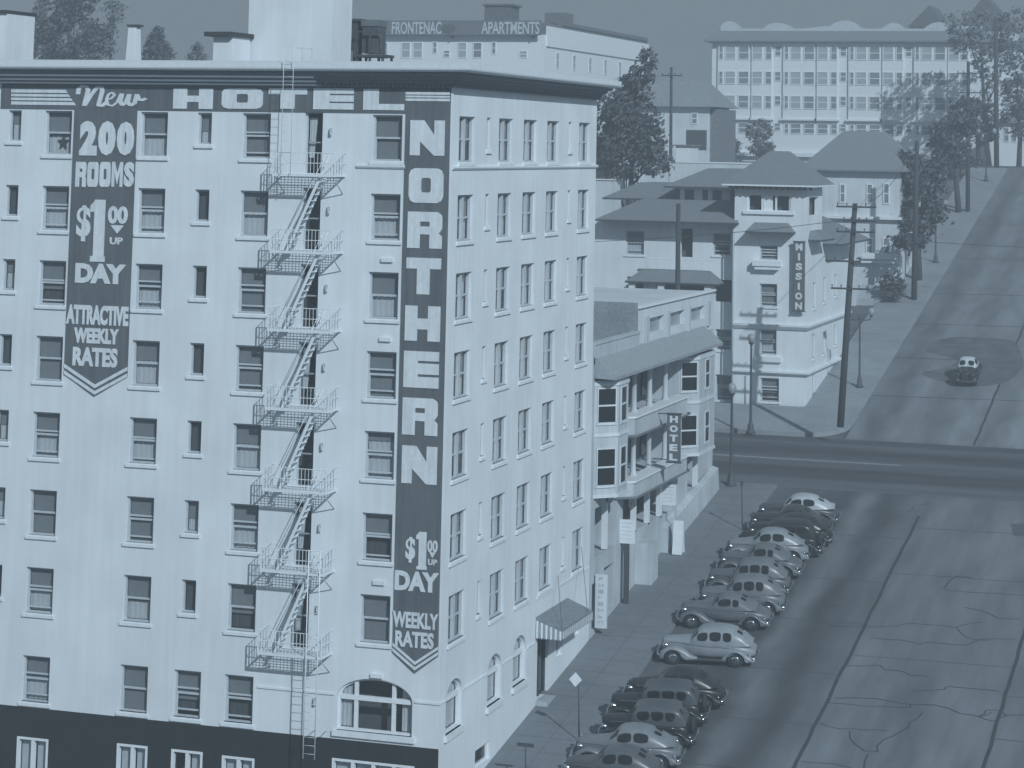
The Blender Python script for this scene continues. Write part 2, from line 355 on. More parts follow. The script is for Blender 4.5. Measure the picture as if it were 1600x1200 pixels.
out = [(-120, 68.2)] + arc + [(3.5, 74), (-120, 74)]
b.face([(x, y, gz(y) + .0) for x, y in out]); 
for (xa, ya), (xb, yb) in zip(out, out[1:-1]): b.face([(xa, ya, gz(ya)), (xb, yb, gz(yb)), (xb, yb, gz(yb) - .3), (xa, ya, gz(ya) - .3)])
tag(b.build('corner_sidewalk', M_HILLWALK), kind='structure')

# ================================================================== THE WHITE HOTEL
HX0, HY1, ZT, ZB = -27.0, 20.15, 27.0, .77
hotel = thing('hotel_building', (0, 0, 0), 'tall white stucco hotel of eight window rows with a fire escape and dark painted signs', 'building')
ROWZ = [25.72, 22.5, 19.33, 16.14, 12.95, 9.71, 6.5, 2.87]
COLF = {'Z': (-24.6, -23.3, 1), 'A0': (-20.55, -19.93, 0), 'A': (-18.76, -17.46, 1), 'B': (-14.16, -12.88, 1), 'C': (-11.48, -10.82, 0), 'D': (-9.39, -8.10, 1), 'G': (-3.51, -2.2, 1)}
STATE = ['m m m m b b', 'k m m k m m', 'm d m k b m', 'k b m k b b', 'm m m k m c', 'm b b m m d', 'k m m k d b', '- m b - d -']
wins = []                     # (kind, face, u, z, w, h, state)
hf, hs_ = [], []
for r, zt in enumerate(ROWZ):
    st = dict(zip(['A0', 'A', 'B', 'C', 'D', 'G'], STATE[r].split())); st['Z'] = 'm'
    for k, (a, c, wide) in COLF.items():
        if st[k] == '-': continue
        h = 1.87 if wide else 1.32
        hf.append((a, c, zt - h, zt)); wins.append(('w' if wide else 'n', 'F', a, zt - h, c - a, h, st[k]))
a, c = ony(272.5, 1045, 0).x, ony(314.5, 1045, 0).x; hf.append((a, c, 1.0, 2.87)); wins.append(('w', 'F', a, 1.0, c - a, 1.87, 'd'))
PLZ = [23.20, 20.07, 16.91, 13.75, 10.52, 7.33, 4.08]
for pz in PLZ: hf.append((-6.55, -5.74, pz + .08, pz + 2.62)); wins.append(('door', 'F', -6.55, pz + .08, .81, 2.54, 'x'))
AF = (ony(526, 1120, 0).x, ony(644, 1120, 0).x, ony(585, 1146, 0).z, ony(585, 1094, 0).z, ony(585, 1061, 0).z)
hf.append((AF[0], AF[1], AF[2], AF[4]))
COLS = {'1': (.78, 2.67, 1), 's': (4.15, 4.62, 0), '3': (5.71, 7.52, 1), '4': (9.03, 10.86, 1), '5': (12.37, 14.14, 1), 't': (15.65, 16.1, 0), '7': (17.28, 19.06, 1)}
rs = random.Random(5)
for r, zt in enumerate(ROWZ[:7]):
    for k, (a, c, wide) in COLS.items():
        h = 1.87 if wide else 1.35
        hs_.append((a, c, zt - h, zt)); wins.append(('p' if wide else 'n', 'S', a, zt - h, c - a, h, rs.choice('bmmcdb') if wide else rs.choice('bc')))
sar = []
for (ua, ub, vt, vb, va) in ((696, 721, 1060, 1143, 1089), (761, 782.5, 1021, 1099, 1050), (801, 821, 992, 1068, 1022)):
    y0, y1 = onx(ua, vb, 0).y, onx(ub, vb, 0).y; um = (ua + ub) / 2
    zt_, zb_, za_ = onx(um + 3, vt, 0).z, onx(ua, vb + 7, 0).z, onx(um, va, 0).z
    hs_.append((y0, y1, zb_, zt_)); sar.append((y0, y1, za_, zt_, zb_))
dy0, dy1 = 12.3, 13.9; hs_.append((dy0, dy1, gz(12.3) + .18, 3.1)); hs_.append((15.1, 16.0, 1.15, 2.9)); hs_.append((17.9, 18.6, 1.6, 2.9))
hs_.append((1.2, 2.3, -1.5, -.55)); hs_.append((4.3, 6.2, -1.1, -.35))
b = MB()
PF = lambda u, z: Vector((u, 0, z)); PS = lambda u, z: Vector((0, u, z))
wall(b, PF, (0, 1, 0), HX0, 0, ZB, ZT, [h for h in hf], .26, 0, [(AF[0], AF[1], AF[3], AF[4])])
wall(b, PS, (-1, 0, 0), 0, HY1, -5, ZT, hs_, .26, 0, [(s[0], s[1], s[2], s[3]) for s in sar])
b.face([(HX0, 0, -5), (HX0, HY1, -5), (HX0, HY1, ZT), (HX0, 0, ZT)]); b.face([(HX0, HY1, -5), (0, HY1, -5), (0, HY1, ZT), (HX0, HY1, ZT)])
b.build('wall', M_STUCCO, hotel)
lowf = []
for (ua, ub, vt) in ((27, 76, 1150), (183, 231, 1161), (268, 317, 1170), (347, 398, 1180), (519, 648, 1184)):
    p, q = ony(ua, vt, 0), ony(ub, vt, 0); lowf.append((p.x, q.x, -3.0, p.z))
b = MB(); wall(b, PF, (0, 1, 0), HX0, 0, -5, ZB, lowf, .2, 0); b.build('base_wall', M_DARKBASE, hotel)
b = MB(); b.box(HX0 + .3, .95, -4.8, -.95, HY1 - .3, 26.8); b.build('dark_backing', M_DARK, hotel)  # dark box behind the windows stands in for unlit rooms
b = MB(); b.face([(HX0, 0, 26.98), (0, 0, 26.98), (0, HY1, 26.98), (HX0, HY1, 26.98)]); b.build('roof', M_ROOFD, hotel)

# --- windows
def win_mesh(kind, wd, h, opened=0):
    b = MB(); f = .075; d0, d1 = .13, .25
    b.box(0, d0, 0, f, d1, h); b.box(wd - f, d0, 0, wd, d1, h); b.box(f, d0, 0, wd - f, d1, f * .9); b.box(f, d0, h - f, wd - f, d1, h)
    bays = [(f, wd - f)] if kind != 'p' else [(f, wd / 2 - .11), (wd / 2 + .11, wd - f)]
    if kind == 'p': b.box(wd / 2 - .11, d0 - .01, f * .9, wd / 2 + .11, d1 - .003, h - f)
    if kind != 'n':
        for a, c in bays:
            m = h * .5
            b.box(a, .16, m - .04, c, .22, m + .04); b.box(a, .165, f * .9, a + .045, .215, m - .04); b.box(c - .045, .165, f * .9, c, .215, m - .04)
            if opened: b.box(a, .175, m + opened - .035, c, .235, m + opened + .035); b.box(a, .17, .06 + opened, c, .22, .06 + opened + .06)
    g = MB()
    for a, c in bays: g.face([(a, .215, f), (c, .215, f), (c, .215, h - f), (a, .215, h - f)])
    return b, g
MESH = {}
def cached(key, fn):
    if key not in MESH: MESH[key] = fn()
    return MESH[key]
def sub(name, me, par): o = bpy.data.objects.new(name, me); COL.objects.link(o); o.parent = par; return o
def window(kind, face, u, z, wd, h, st, parent, x=0.0, sill=True):
    wq = round(wd, 2)
    op = random.choice((0, 0, .14, .2, .1)) if kind == 'w' else 0
    b, g = cached((kind, wq, h, op), lambda: tuple(k.mesh(n, mm) for k, n, mm in zip(win_mesh(kind, wq, h, op), ('window', 'pane'), (M_SASH, M_GLASS))))
    nm = {'w': 'window', 'n': 'narrow_window', 'p': 'double_window'}[kind]
    o = bpy.data.objects.new(nm, b); COL.objects.link(o); o.parent = parent
    if face == 'F': o.location = (u, x, z)
    else: o.location = (x, u, z); o.rotation_euler = (0, 0, math.pi / 2)
    sub('pane', g, o)
    def panel(name, z0, z1, y, m, folds=0, x0=.07, x1=None):
        q = MB(); x1_ = wq - .07 if x1 is None else x1; n = 14
        if not folds: q.face([(x0, y, z0), (x1_, y, z0), (x1_, y, z1), (x0, y, z1)])
        else: q.loft([[(x0 + (x1_ - x0) * k / n, y + .02 * math.sin(k * 2.2) , z0), (x0 + (x1_ - x0) * k / n, y + .02 * math.sin(k * 2.2), z1)] for k in range(n + 1)], closed=False, cap=False)
        return q.mesh(name, m)
    top = h - .07
    fr = {'b': .04, 'm': random.choice((.42, .5, .55)), 'd': random.choice((.35, .45)), 'c': .78, 'k': None, 'x': None}[st]
    if fr is not None:
        fr = round(fr * h, 2); sub('blind', cached(('bl', wq, h, fr), lambda: panel('blind', fr, top, .30, M_BLIND)), o)
    if st == 'k': sub('blind', cached(('dk', wq, h), lambda: panel('blind', .07, top, .32, mat('dark_shade', .09, .9, .1, 3))), o)
    if st == 'd': sub('dark_infill', cached(('dd', wq, h), lambda: panel('dark_infill', .07, round(h * .5, 2), .40, mat('dark_shade', .09, .9, .1, 3), 1)), o)  # grey folded sheet stands in for the dark room below the blind
    if st in 'mc': sub('curtain', cached(('cu', wq, h, fr), lambda: panel('curtain', .07, fr - (.0 if st == 'm' else .0), .34, M_CURT, 1)), o)
    if st == 'k' and random.random() < .35: sub('curtain', cached(('ck', wq, h), lambda: panel('curtain', .07, h * .55, .36, M_CURT, 1, wq * .45)), o)
    if sill:
        def ms():
            q = MB(); q.box(-.10, -.08, -.17, wq + .10, .12, -.05); q.box(-.02, -.03, -.05, wq + .02, .13, .0); return q.mesh('sill', M_STUCCO)
        sub('sill', cached(('si', wq), ms), o)
    return o
def door_leaf(u, z, wd, h):
    b = MB(); b.box(0, .14, 0, .07, .25, h); b.box(wd - .07, .14, 0, wd, .25, h); b.box(.07, .14, h - .07, wd - .07, .25, h)
    b.box(.07, .17, h * .5 - .03, wd - .07, .22, h * .5 + .03, 1)
    o = bpy.data.objects.new('escape_door', b.mesh('escape_door', [M_SASH, mat('door_paint', .30, .7, .1, 4)])); COL.objects.link(o); o.parent = hotel; o.location = (u, 0, z)
    q = MB(); q.face([(.07, .24, .1), (wd - .07, .24, .1), (wd - .07, .24, h - .07), (.07, .24, h - .07)]); sub('pane', q.mesh('pane', M_GLASS), o)
    if random.random() < .6:
        q = MB(); q.loft([[(.1 + .03 * k, .32 + .02 * math.sin(k * 2.1), h * .25), (.1 + .045 * k, .32 + .02 * math.sin(k * 2.1), h * .9)] for k in range(9)], closed=False, cap=False); sub('curtain', q.mesh('curtain', M_CURT), o)
for kd, fc, u, z, wd, h, st in wins:
    if kd == 'door': door_leaf(u, z, wd, h)
    else:
        o = window(kd, fc, u, z, wd, h, st, hotel)
        if fc == 'F' and abs(u + 18.76) < .1 and abs(z - (ROWZ[0] - 1.87)) < .1:      # the star in the window under the banner
            q = MB(); pts = [(.78 + (.30 if k % 2 == 0 else .13) * math.sin(k * math.pi / 5), 0, .52 + (.34 if k % 2 == 0 else .15) * math.cos(k * math.pi / 5)) for k in range(10)]
            q.prism(pts, (0, .255, 0), (0, .275, 0)); sub('star_ornament', q.mesh('star_ornament', M_WOODD), o)
# arched windows
def arched(face, u0, u1, z0, zs, zt, mull, parent):
    P = (lambda u, z, d: (u, d, z)) if face == 'F' else (lambda u, z, d: (-d, u, z))
    org = P(u0, z0, 0); cu, hw, hh = (u0 + u1) / 2, (u1 - u0) / 2, zt - zs
    b = MB(); n = 24; f = .09
    def ring(s): return [(cu - (hw - s) * math.cos(math.pi * k / n), zs + (hh - s) * math.sin(math.pi * k / n)) for k in range(n + 1)]
    for (a, c), (a2, c2) in zip(zip(ring(0), ring(0)[1:]), zip(ring(f), ring(f)[1:])):
        b.face([P(*a, .15), P(*c, .15), P(*c2, .15), P(*a2, .15)]); b.face([P(*a2, .15), P(*c2, .15), P(*c2, .26), P(*a2, .26)])
    def bar(a, c, d, e, y0=.14, y1=.26):
        p, q = P(a, d, y0), P(c, e, y1); b.box(*p, *q)
    bar(u0, u0 + f, z0, zs); bar(u1 - f, u1, z0, zs); bar(u0 + f, u1 - f, z0, z0 + f); bar(u0 + f, u1 - f, zs - .09, zs + .09, .12)
    for m in mull:
        x = u0 + (u1 - u0) * m; t = math.sqrt(max(0, 1 - ((x - cu) / hw) ** 2)) * hh
        bar(x - .075, x + .075, z0 + f, zs - .09); bar(x - .075, x + .075, zs + .09, zs + t - .05)
    o = b.build('arched_window', M_TRIM, parent, org)
    o.location = Vector(org) - Vector(ORG[parent.name])
    g = MB(); g.face([P(u0, z0, .23), P(u1, z0, .23), P(u1, zs, .23), P(u0, zs, .23)]); g.face([P(*p, .23) for p in ring(.02)]); g.build('pane', M_GLASS, o, org)
    c = MB(); nn = 10
    spans = [(u0 + .06, u0 + (u1 - u0) * .17), (u1 - (u1 - u0) * .17, u1 - .06)] if face == 'F' else [(u0 + (u1 - u0) * .5, u1 - .06)]
    for a, e in spans:
        c.loft([[P(a + (e - a) * k / nn, z0 + .1, .34 + .03 * math.sin(k * 1.9)), P(a + (e - a) * k / nn, zs + hh * .55 , .34 + .03 * math.sin(k * 1.9))] for k in range(nn + 1)], closed=False, cap=False)
    c.build('curtain', M_CURT, o, org)
    s = MB(); p, q = P(u0 - .15, z0 - .22, -.12), P(u1 + .15, z0, .12); s.box(*p, *q); s.build('sill', M_STUCCO, o, org)
arched('F', AF[0], AF[1], AF[2], AF[3], AF[4], (.235, .735), hotel)
for s in sar: arched('S', s[0], s[1], s[4], s[2], s[3], (), hotel)
# ground-floor windows in the dark base
for i, (a, c, d, e) in enumerate(lowf):
    b = MB(); n = 2 if i < 4 else 4; f = .10; hz = e - d
    b.box(0, -.02, 0, f, .2, hz); b.box(c - a - f, -.02, 0, c - a, .2, hz); b.box(f, -.01, hz - f, c - a - f, .2, hz)
    for k in range(1, n): x = (c - a) * k / n; b.box(x - .07, 0, 0, x + .07, .2, hz - f)
    o = b.build('base_window', M_TRIM, hotel, (0, 0, 0)); o.location = (a, 0, d)
    q = MB(); q.face([(f, .15, 0), (c - a - f, .15, 0), (c - a - f, .15, hz - f), (f, .15, hz - f)]); sub('pane', q.mesh('pane', M_GLASS), o)
    q = MB(); 
    for k in range(n):
        if i == 2 and k == 0: continue
        x = (c - a) * k / n; q.face([(x + .1, .28, .2), (x + (c - a) / n - .1, .28, .2), (x + (c - a) / n - .1, .28, hz - .1), (x + .1, .28, hz - .1)])
    sub('blind', q.mesh('blind', mat('pale_blind', .5, .9, .06, 3)), o)
for (a, c, d, e) in ((1.2, 2.3, -1.5, -.55), (4.3, 6.2, -1.1, -.35), (15.1, 16.0, 1.15, 2.9), (17.9, 18.6, 1.6, 2.9)):
    b = MB(); b.box(-.24, 0, 0, -.14, c - a, .08); b.box(-.24, 0, e - d - .08, -.14, c - a, e - d); b.box(-.24, 0, .08, -.14, .08, e - d - .08); b.box(-.24, c - a - .08, .08, -.14, c - a, e - d - .08)
    o = b.build('basement_window', M_TRIM, hotel, (0, 0, 0)); o.location = (0, a, d)
    q = MB(); q.face([(-.2, .08, .08), (-.2, c - a - .08, .08), (-.2, c - a - .08, e - d - .08), (-.2, .08, e - d - .08)]); sub('pane', q.mesh('pane', M_GLASS), o)
zd = gz(12.3) + .18
b = MB(); b.box(-.26, dy0, zd, -.14, dy0 + .1, 3.1); b.box(-.26, dy1 - .1, zd, -.14, dy1, 3.1); b.box(-.26, dy0 + .1, 2.5, -.14, dy1 - .1, 2.6); b.box(-.24, dy0 + .75, zd, -.16, dy0 + .85, 2.5)
o = b.build('entrance_door', M_WOODD, hotel); q = MB(); q.face([(-.22, dy0 + .1, zd), (-.22, dy1 - .1, zd), (-.22, dy1 - .1, 3.1), (-.22, dy0 + .1, 3.1)]); q.build('pane', M_CARGLASS, o)
b = MB(); b.box(.004, dy0 - .15, zd - .6, .55, dy1 + .15, zd); b.build('entrance_step', M_CONC, hotel)

# cornice, frieze, mouldings, belts
def lprofile(prof, x0, y1, m, name, par=hotel, ends=True):
    """profile of (out, z) run along the front from x0 and round the corner to y1"""
    b = MB(); b.loft([[(x0, -o, z) for o, z in prof], [(o, -o, z) for o, z in prof], [(o, y1 + o * .6, z) for o, z in prof]], closed=True, cap=True, sm=False); return b.build(name, m, par)
lprofile([(-.02, 27.44), (.96, 27.48), (1.04, 27.54), (1.06, 27.60), (1.06, 27.80), (-.02, 27.92)], HX0, HY1, mat('cornice_paint', .66, .8, .05, 5), 'cornice')
lprofile([(-.02, 27.0), (.20, 27.0), (.24, 27.14), (.44, 27.18), (.48, 27.30), (.66, 27.33), (.70, 27.44), (-.02, 27.438)], HX0, HY1, M_FRIEZE, 'bed_moulding')
b = MB(); prof = [(0, 26.92), (.10, 26.92), (.10, 27.0), (0, 27.0)]
b.loft([[(HX0, -o, z) for o, z in prof], [(o, -o, z) for o, z in prof], [(o, HY1, z) for o, z in prof]], True, True, 0, False); b.build('frieze', M_FRIEZE, hotel)
for q in ((HX0, -.275, 27.02, -6.0, -.21, 27.11), (HX0, -.52, 27.19, -6.0, -.45, 27.28), (HX0, -.15, 26.90, -6.0, -.102, 26.95)): b = MB(); b.box(*q); b.build('cornice_stripe', mat('white_moulding', .85, .7, .05, 5), hotel)
b = MB(); x = -5.8
while x < .2: b.box(x, -.24, 26.86, x + .09, -.104, 26.99); x += .2
y = .1
while y < 20: b.box(.104, y, 26.86, .24, y + .09, 26.99); y += .2
b.build('dentils', M_FRIEZE, hotel)['kind'] = 'stuff'
b = MB(); prof = [(0, 23.52), (.06, 23.54), (.10, 23.60), (.10, 23.66), (0, 23.69)]
b.loft([[(-4.15, -o, z) for o, z in prof], [(-2.02, -o, z) for o, z in prof]], True, True, 0, False)
b.loft([[(o, 0.004, z) for o, z in prof], [(o, HY1 + .12, z) for o, z in prof]], True, True, 0, False); b.build('belt_course', M_STUCCO, hotel)
# thin string course on the lowest storey
b = MB(); zz = AF[3]
for q in ((-7.9, -.05, zz + .05, AF[0] - .12, -.002, zz + .13), (AF[1] + .10, -.05, zz + .05, .05, -.002, zz + .13), *[(.002, y0, sar[0][2] + .03, .05, y1, sar[0][2] + .11) for (y0, y1) in ((.03, sar[0][0] - .1), (sar[0][1] + .1, sar[1][0] - .1), (sar[1][1] + .1, sar[2][0] - .1), (sar[2][1] + .1, 11.9))], (.002, 12.0, 4.35, .05, 14.6, 4.43), (.002, 15.4, 4.35, .05, 19.9, 4.43)):
    b = MB(); b.box(*q); b.build('string_course', M_STUCCO, hotel)
for r in (2, 3, 6, 7): z = ROWZ[r] + .42; b = MB(); b.box(-2.95, -.10, z, -2.45, -.002, z + .16); b.build('vent_ledge', M_STUCCO, hotel)
for r in range(8):
    b = MB(); z = ROWZ[r] - .9; b.tube([(-5.35, -.04, z), (-5.35, -.12, z + .05), (-5.35, -.12, z + .25)], .035, 6); b.box(-5.40, -.10, z + .2, -5.30, -.03, z + .32); b.build('wall_bracket', M_IRONSH, hotel)
for q in (((.05, 18.6, 5.6), (1.2, 16.0, 3.14)), ((.05, 15.0, 4.9), (1.2, 12.1, 3.14))): b = MB(); b.tube(q, .012, 5); b.build('canopy_stay', M_CAST, hotel)

# roof structures
def rooftop(name, px, y, d, label, cat, capn='roof', lip=.25, caph=.22, m=M_STUCCO, hood=True):
    (ua, ub, vt) = px; p, q = ony(ua, vt, y), ony(ub, vt, y)
    t = thing(name, ((p.x + q.x) / 2, y, 27.0), label, cat)
    b = MB(); b.box(p.x, y, 27.0, q.x, y + d, p.z - caph); b.build('wall', m, t)
    if hood: b = MB(); b.box(p.x - lip, y - lip, p.z - caph, q.x + lip * .3, y + d + lip, p.z); b.build(capn, mat('tarred_edge', .045, .8, .1, 4), t)
    return t
rooftop('stair_penthouse', (-60, 12, 16), 5.0, 2.4, 'white rooftop box at the left edge of the picture with a dark flat roof rim', 'rooftop hut', lip=.12, caph=.14)
rooftop('stair_penthouse', (334, 364, 50), 6.0, 1.8, 'low white rooftop hut with a thick dark overhanging eave beside the tall white tower', 'rooftop hut', lip=.32, caph=.2)
rooftop('elevator_penthouse', (391, 522, -45), 8.0, 2.2, 'tall blank white tower on the hotel roof rising out of the top of the picture', 'roof tower')
t = thing('chimney', (ony(212, 90, 4).x, 4, 27.0), 'slim white chimney with a dark cap on the hotel roof beside the small pointed fir', 'chimney')
p, q = ony(206, 42, 4), ony(218, 42, 4); b = MB(); b.loft([[(p.x - .1, 3.6, 27), (q.x + .1, 3.6, 27), (q.x + .1, 4.2, 27), (p.x - .1, 4.2, 27)], [(p.x, 3.7, p.z), (q.x, 3.7, p.z), (q.x, 4.1, p.z), (p.x, 4.1, p.z)]], True, True, 0, False); b.build('stack', M_STUCCO, t)
b = MB(); b.box(p.x - .06, 3.64, p.z, q.x + .12, 4.16, p.z + .09); b.build('cap', M_CAST, t)
# roof tank on its stand, left of the far sign
yT = 12.0; L_ = lambda u, v: ony(u, v, yT)
t = thing('roof_tank', (L_(595, 95).x, yT, 27.0), 'dark slatted tank with a railing standing on iron legs at the hotel roof edge', 'tank')
p, q = L_(571, 84), L_(598, 32); b = MB(); b.box(p.x, yT - .45, p.z, q.x, yT + .45, q.z - .3)
for k in range(12): x = p.x + (q.x - p.x) * (k + .5) / 12; b.box(x - .02, yT - .48, p.z, x + .02, yT - .45, q.z - .3)
b.build('tank_body', mat('tank_planks', .10, .85, .25, 6), t); b = MB(); b.box(p.x - .05, yT - .52, q.z - .3, q.x + .04, yT + .50, q.z); b.build('tank_lid', M_ROOFD, t)
b = MB(); r0, r1 = L_(564, 86), L_(610, 85)
b.box(r0.x, yT - .8, r0.z - .12, r1.x, yT + .5, r0.z); b.build('platform', M_WOODD, t)
for x in (r0.x + .1, r0.x + (r1.x - r0.x) * .5, r1.x - .1):
    for yy in (yT - .7, yT + .4): b = MB(); b.box(x - .05, yy - .05, 27.0, x + .05, yy + .05, r0.z - .12); b.build('leg', M_CAST, t)
b = MB(); zr = L_(600, 52).z
for x in (r0.x + .04, (r0.x + r1.x) / 2, r1.x - .04): b.box(x - .03, yT - .78, r0.z, x + .03, yT - .72, zr)
b.box(r0.x, yT - .79, zr, r1.x, yT - .71, zr + .07); b.build('railing', M_CAST, t)
p, q = L_(549, 30), L_(565, 80)
t = thing('roof_vent_stack', ((p.x + q.x) / 2, yT, 27.0), 'dark capped vent shaft standing just left of the roof tank', 'vent')
b = MB(); b.box(p.x, yT - .3, 27.0, q.x - .1, yT + .3, p.z - .12); b.build('shaft', M_WOODD, t); b = MB(); b.box(p.x - .05, yT - .4, p.z - .12, q.x + .08, yT + .4, p.z); b.build('cap', M_CAST, t)
b = MB(); p, q = L_(538, 80), L_(560, 80); b.box(p.x, yT - .8, 27.0, q.x, yT - .3, p.z); tag(b.build('roof_hatch', mat('hatch_boards', .22, .9, .25, 8)), 'small weathered wooden hatch box on the hotel roof left of the tank legs', 'hatch')

# ------------------------------------------------------------------ painted signs
def fr(u, v, y=-.04): p = ony(u, v, y); return p
def sign_box(mb, ch, u0, v0, u1, v1, off=.02, thick=.03, raw=None):
    vm, um = (v0 + v1) / 2, (u0 + u1) / 2
    A = Vector((ony(u0, vm, -.04).x, -.045, ony(um, v1, -.04).z)); B = Vector((ony(u1, vm, -.04).x, -.045, ony(um, v0, -.04).z))
    put(mb, raw or (glyph(ch) if len(ch) == 1 else font_polys(ch, off)), A, B, thick, (0, -1, 0))
def board(name, poly, y0=-.045, y1=-.003, org=None, par=None, m=M_SIGN):
    b = MB(); b.prism([(x, 0, z) for x, z in poly], (0, y1, 0), (0, y0, 0)); return b.build(name, m, par)
t = thing('banner_sign', (-10.5, 0, 25.8), 'long dark painted banner under the cornice with white script and block letters', 'sign')
board('board', [(-20.95, 25.80), (-2.05, 25.80), (-2.05, 26.86), (-20.95, 26.86)], par=t)
b = MB()
for ch, u0, v0, u1, v1 in (('H', 271, 138, 333, 170), ('O', 347, 138, 411, 170), ('T', 420, 138, 480, 170), ('E', 490, 138, 553, 171), ('L', 568, 139, 632, 172)): sign_box(b, ch, u0, v0, u1, v1)
b.build('block_lettering', M_LETTER, t)
b = MB()
N_ = [[(.0, .62), (.01, .85), (.06, .97), (.12, .95), (.15, .80), (.10, .10)], [(.11, .12), (.19, .55), (.28, .92), (.35, .92), (.36, .75), (.31, .12)], [(.31, .12), (.37, .10), (.44, .30)],
      [(.425, .36), (.50, .44), (.545, .58), (.51, .70), (.455, .62), (.425, .38), (.45, .15), (.52, .10), (.60, .30)], [(.60, .30), (.65, .64), (.63, .30), (.66, .14), (.71, .22), (.76, .62)], [(.76, .62), (.74, .28), (.78, .13), (.84, .22), (.87, .62)], [(.87, .62), (.90, .40), (.96, .38), (1.0, .44)]]
raw = []
for s in N_: raw += stroke(s, .032 if s[0][0] != .425 else .020)
sign_box(b, 'x', 122, 134, 228, 169, raw=raw)
b.build('script_lettering', M_LETTER, t)
b = MB()
for v0, v1, ue in ((140, 145, 106), (147, 151, 110), (153, 157, 114), (159, 164, 119)):
    sign_box(b, 'x', 18, v0, ue, v1, raw=[[(0, 0), (1, 0), (.965, 1), (0, 1)]])
b.build('speed_stripes', M_LETTER, t)
# left hanging sign
t = thing('painted_wall_sign', (-15.85, 0, 13.7), 'dark vertical sign hanging below the banner, advertising 200 rooms, with a pointed lower end', 'sign')
xl, xr = -17.33, -14.33
board('board', [(xl, 14.6), (-15.86, 13.72), (xr, 14.6), (xr, 25.796), (xl, 25.796)], par=t)
b = MB()
for ch, u0, v0, u1, v1 in (('2', 125, 189, 152, 243), ('0', 154, 189, 181, 243), ('0', 183, 190, 210, 243)): sign_box(b, ch, u0, v0, u1, v1, raw=font_polys(ch, .075))
for ch, u0, u1 in (('R', 118.5, 135), ('O', 137, 154), ('O', 156, 173), ('M', 175, 192), ('S', 194, 210)): sign_box(b, ch, u0, 253, u1, 292, raw=None if ch != 'S' else font_polys('S', .06))
b.build('rooms_lettering', M_LETTER, t)
b = MB(); sign_box(b, '$', 120, 321, 142, 377, raw=font_polys('$', .03)); sign_box(b, '1', 139, 312, 169, 409)
sign_box(b, '00', 169, 322, 200, 350, off=.04); sign_box(b, 'v', 173, 352, 194, 365); sign_box(b, 'UP', 172, 371, 192, 382, off=.03); sign_box(b, 'DAY', 118, 412, 197, 443, off=.06); b.build('price_lettering', M_LETTER, t)
b = MB(); sign_box(b, 'ATTRACTIVE', 104, 477, 201, 508, off=.05); sign_box(b, 'WEEKLY', 116, 513, 186, 537, off=.055); sign_box(b, 'RATES', 114, 543, 184, 573, off=.045); b.build('rates_lettering', M_LETTER, t)
def chevron(mb, xl, xr, zl, zt, dz, gap):
    xm = (xl + xr) / 2
    for k in range(2):
        o = k * (dz + gap)
        for a, c, za, zc in ((xl, xm, zl, zt), (xm, xr, zt, zl)): mb.prism([(a, 0, za - o), (c, 0, zc - o), (c, 0, zc - o - dz), (a, 0, za - o - dz)], (0, -.044, 0), (0, -.07, 0))
b = MB(); chevron(b, xl, xr, 15.02, 14.22, .15, .12); b.build('chevron_stripes', M_LETTER, t)
# corner sign
t = thing('painted_wall_sign', (-1.08, 0, 3.6), 'tallest dark vertical sign at the hotel corner spelling its name downward in white block letters', 'sign')
xl, xr = -2.04, -.10
board('board', [(xl, 4.33), (-1.08, 3.60), (xr, 4.33), (xr, 26.86), (xl, 26.86)], y0=-.046, par=t)
b = MB()
for ch, u0, v0, u1, v1 in (('N', 641, 188, 695, 243), ('O', 639, 263, 693, 317), ('R', 637, 331, 691, 388), ('T', 635, 403, 689, 460), ('H', 633, 478, 688, 533), ('E', 631, 549, 686, 606), ('R', 629, 622, 684, 680), ('N', 628, 697, 683, 756)): sign_box(b, ch, u0, v0, u1, v1)
b.build('name_lettering', M_LETTER, t)
b = MB(); sign_box(b, '$', 634, 839, 649, 879, raw=font_polys('$', .03)); sign_box(b, '1', 649, 831, 670, 890); sign_box(b, '00', 668, 844, 684, 863, off=.03); sign_box(b, 'v', 671, 863, 681, 872); sign_box(b, 'UP', 669, 874, 683, 883, off=.03)
sign_box(b, 'DAY', 617, 893, 686, 924, off=.05); b.build('price_lettering', M_LETTER, t)
b = MB(); sign_box(b, 'WEEKLY', 614, 957, 685, 982, off=.035); sign_box(b, 'RATES', 618, 987, 678, 1012, off=.035); b.build('rates_lettering', M_LETTER, t)
b = MB(); chevron(b, xl, xr, 4.72, 4.05, .12, .09); b.build('chevron_stripes', M_LETTER, t)
b = MB()
for v0, v1 in ((144, 148), (149.5, 152.5), (154, 158)): sign_box(b, 'x', 634, v0, 703, v1, raw=[rect(0, 1, 0, 1)])
b.build('speed_stripes', M_LETTER, t)

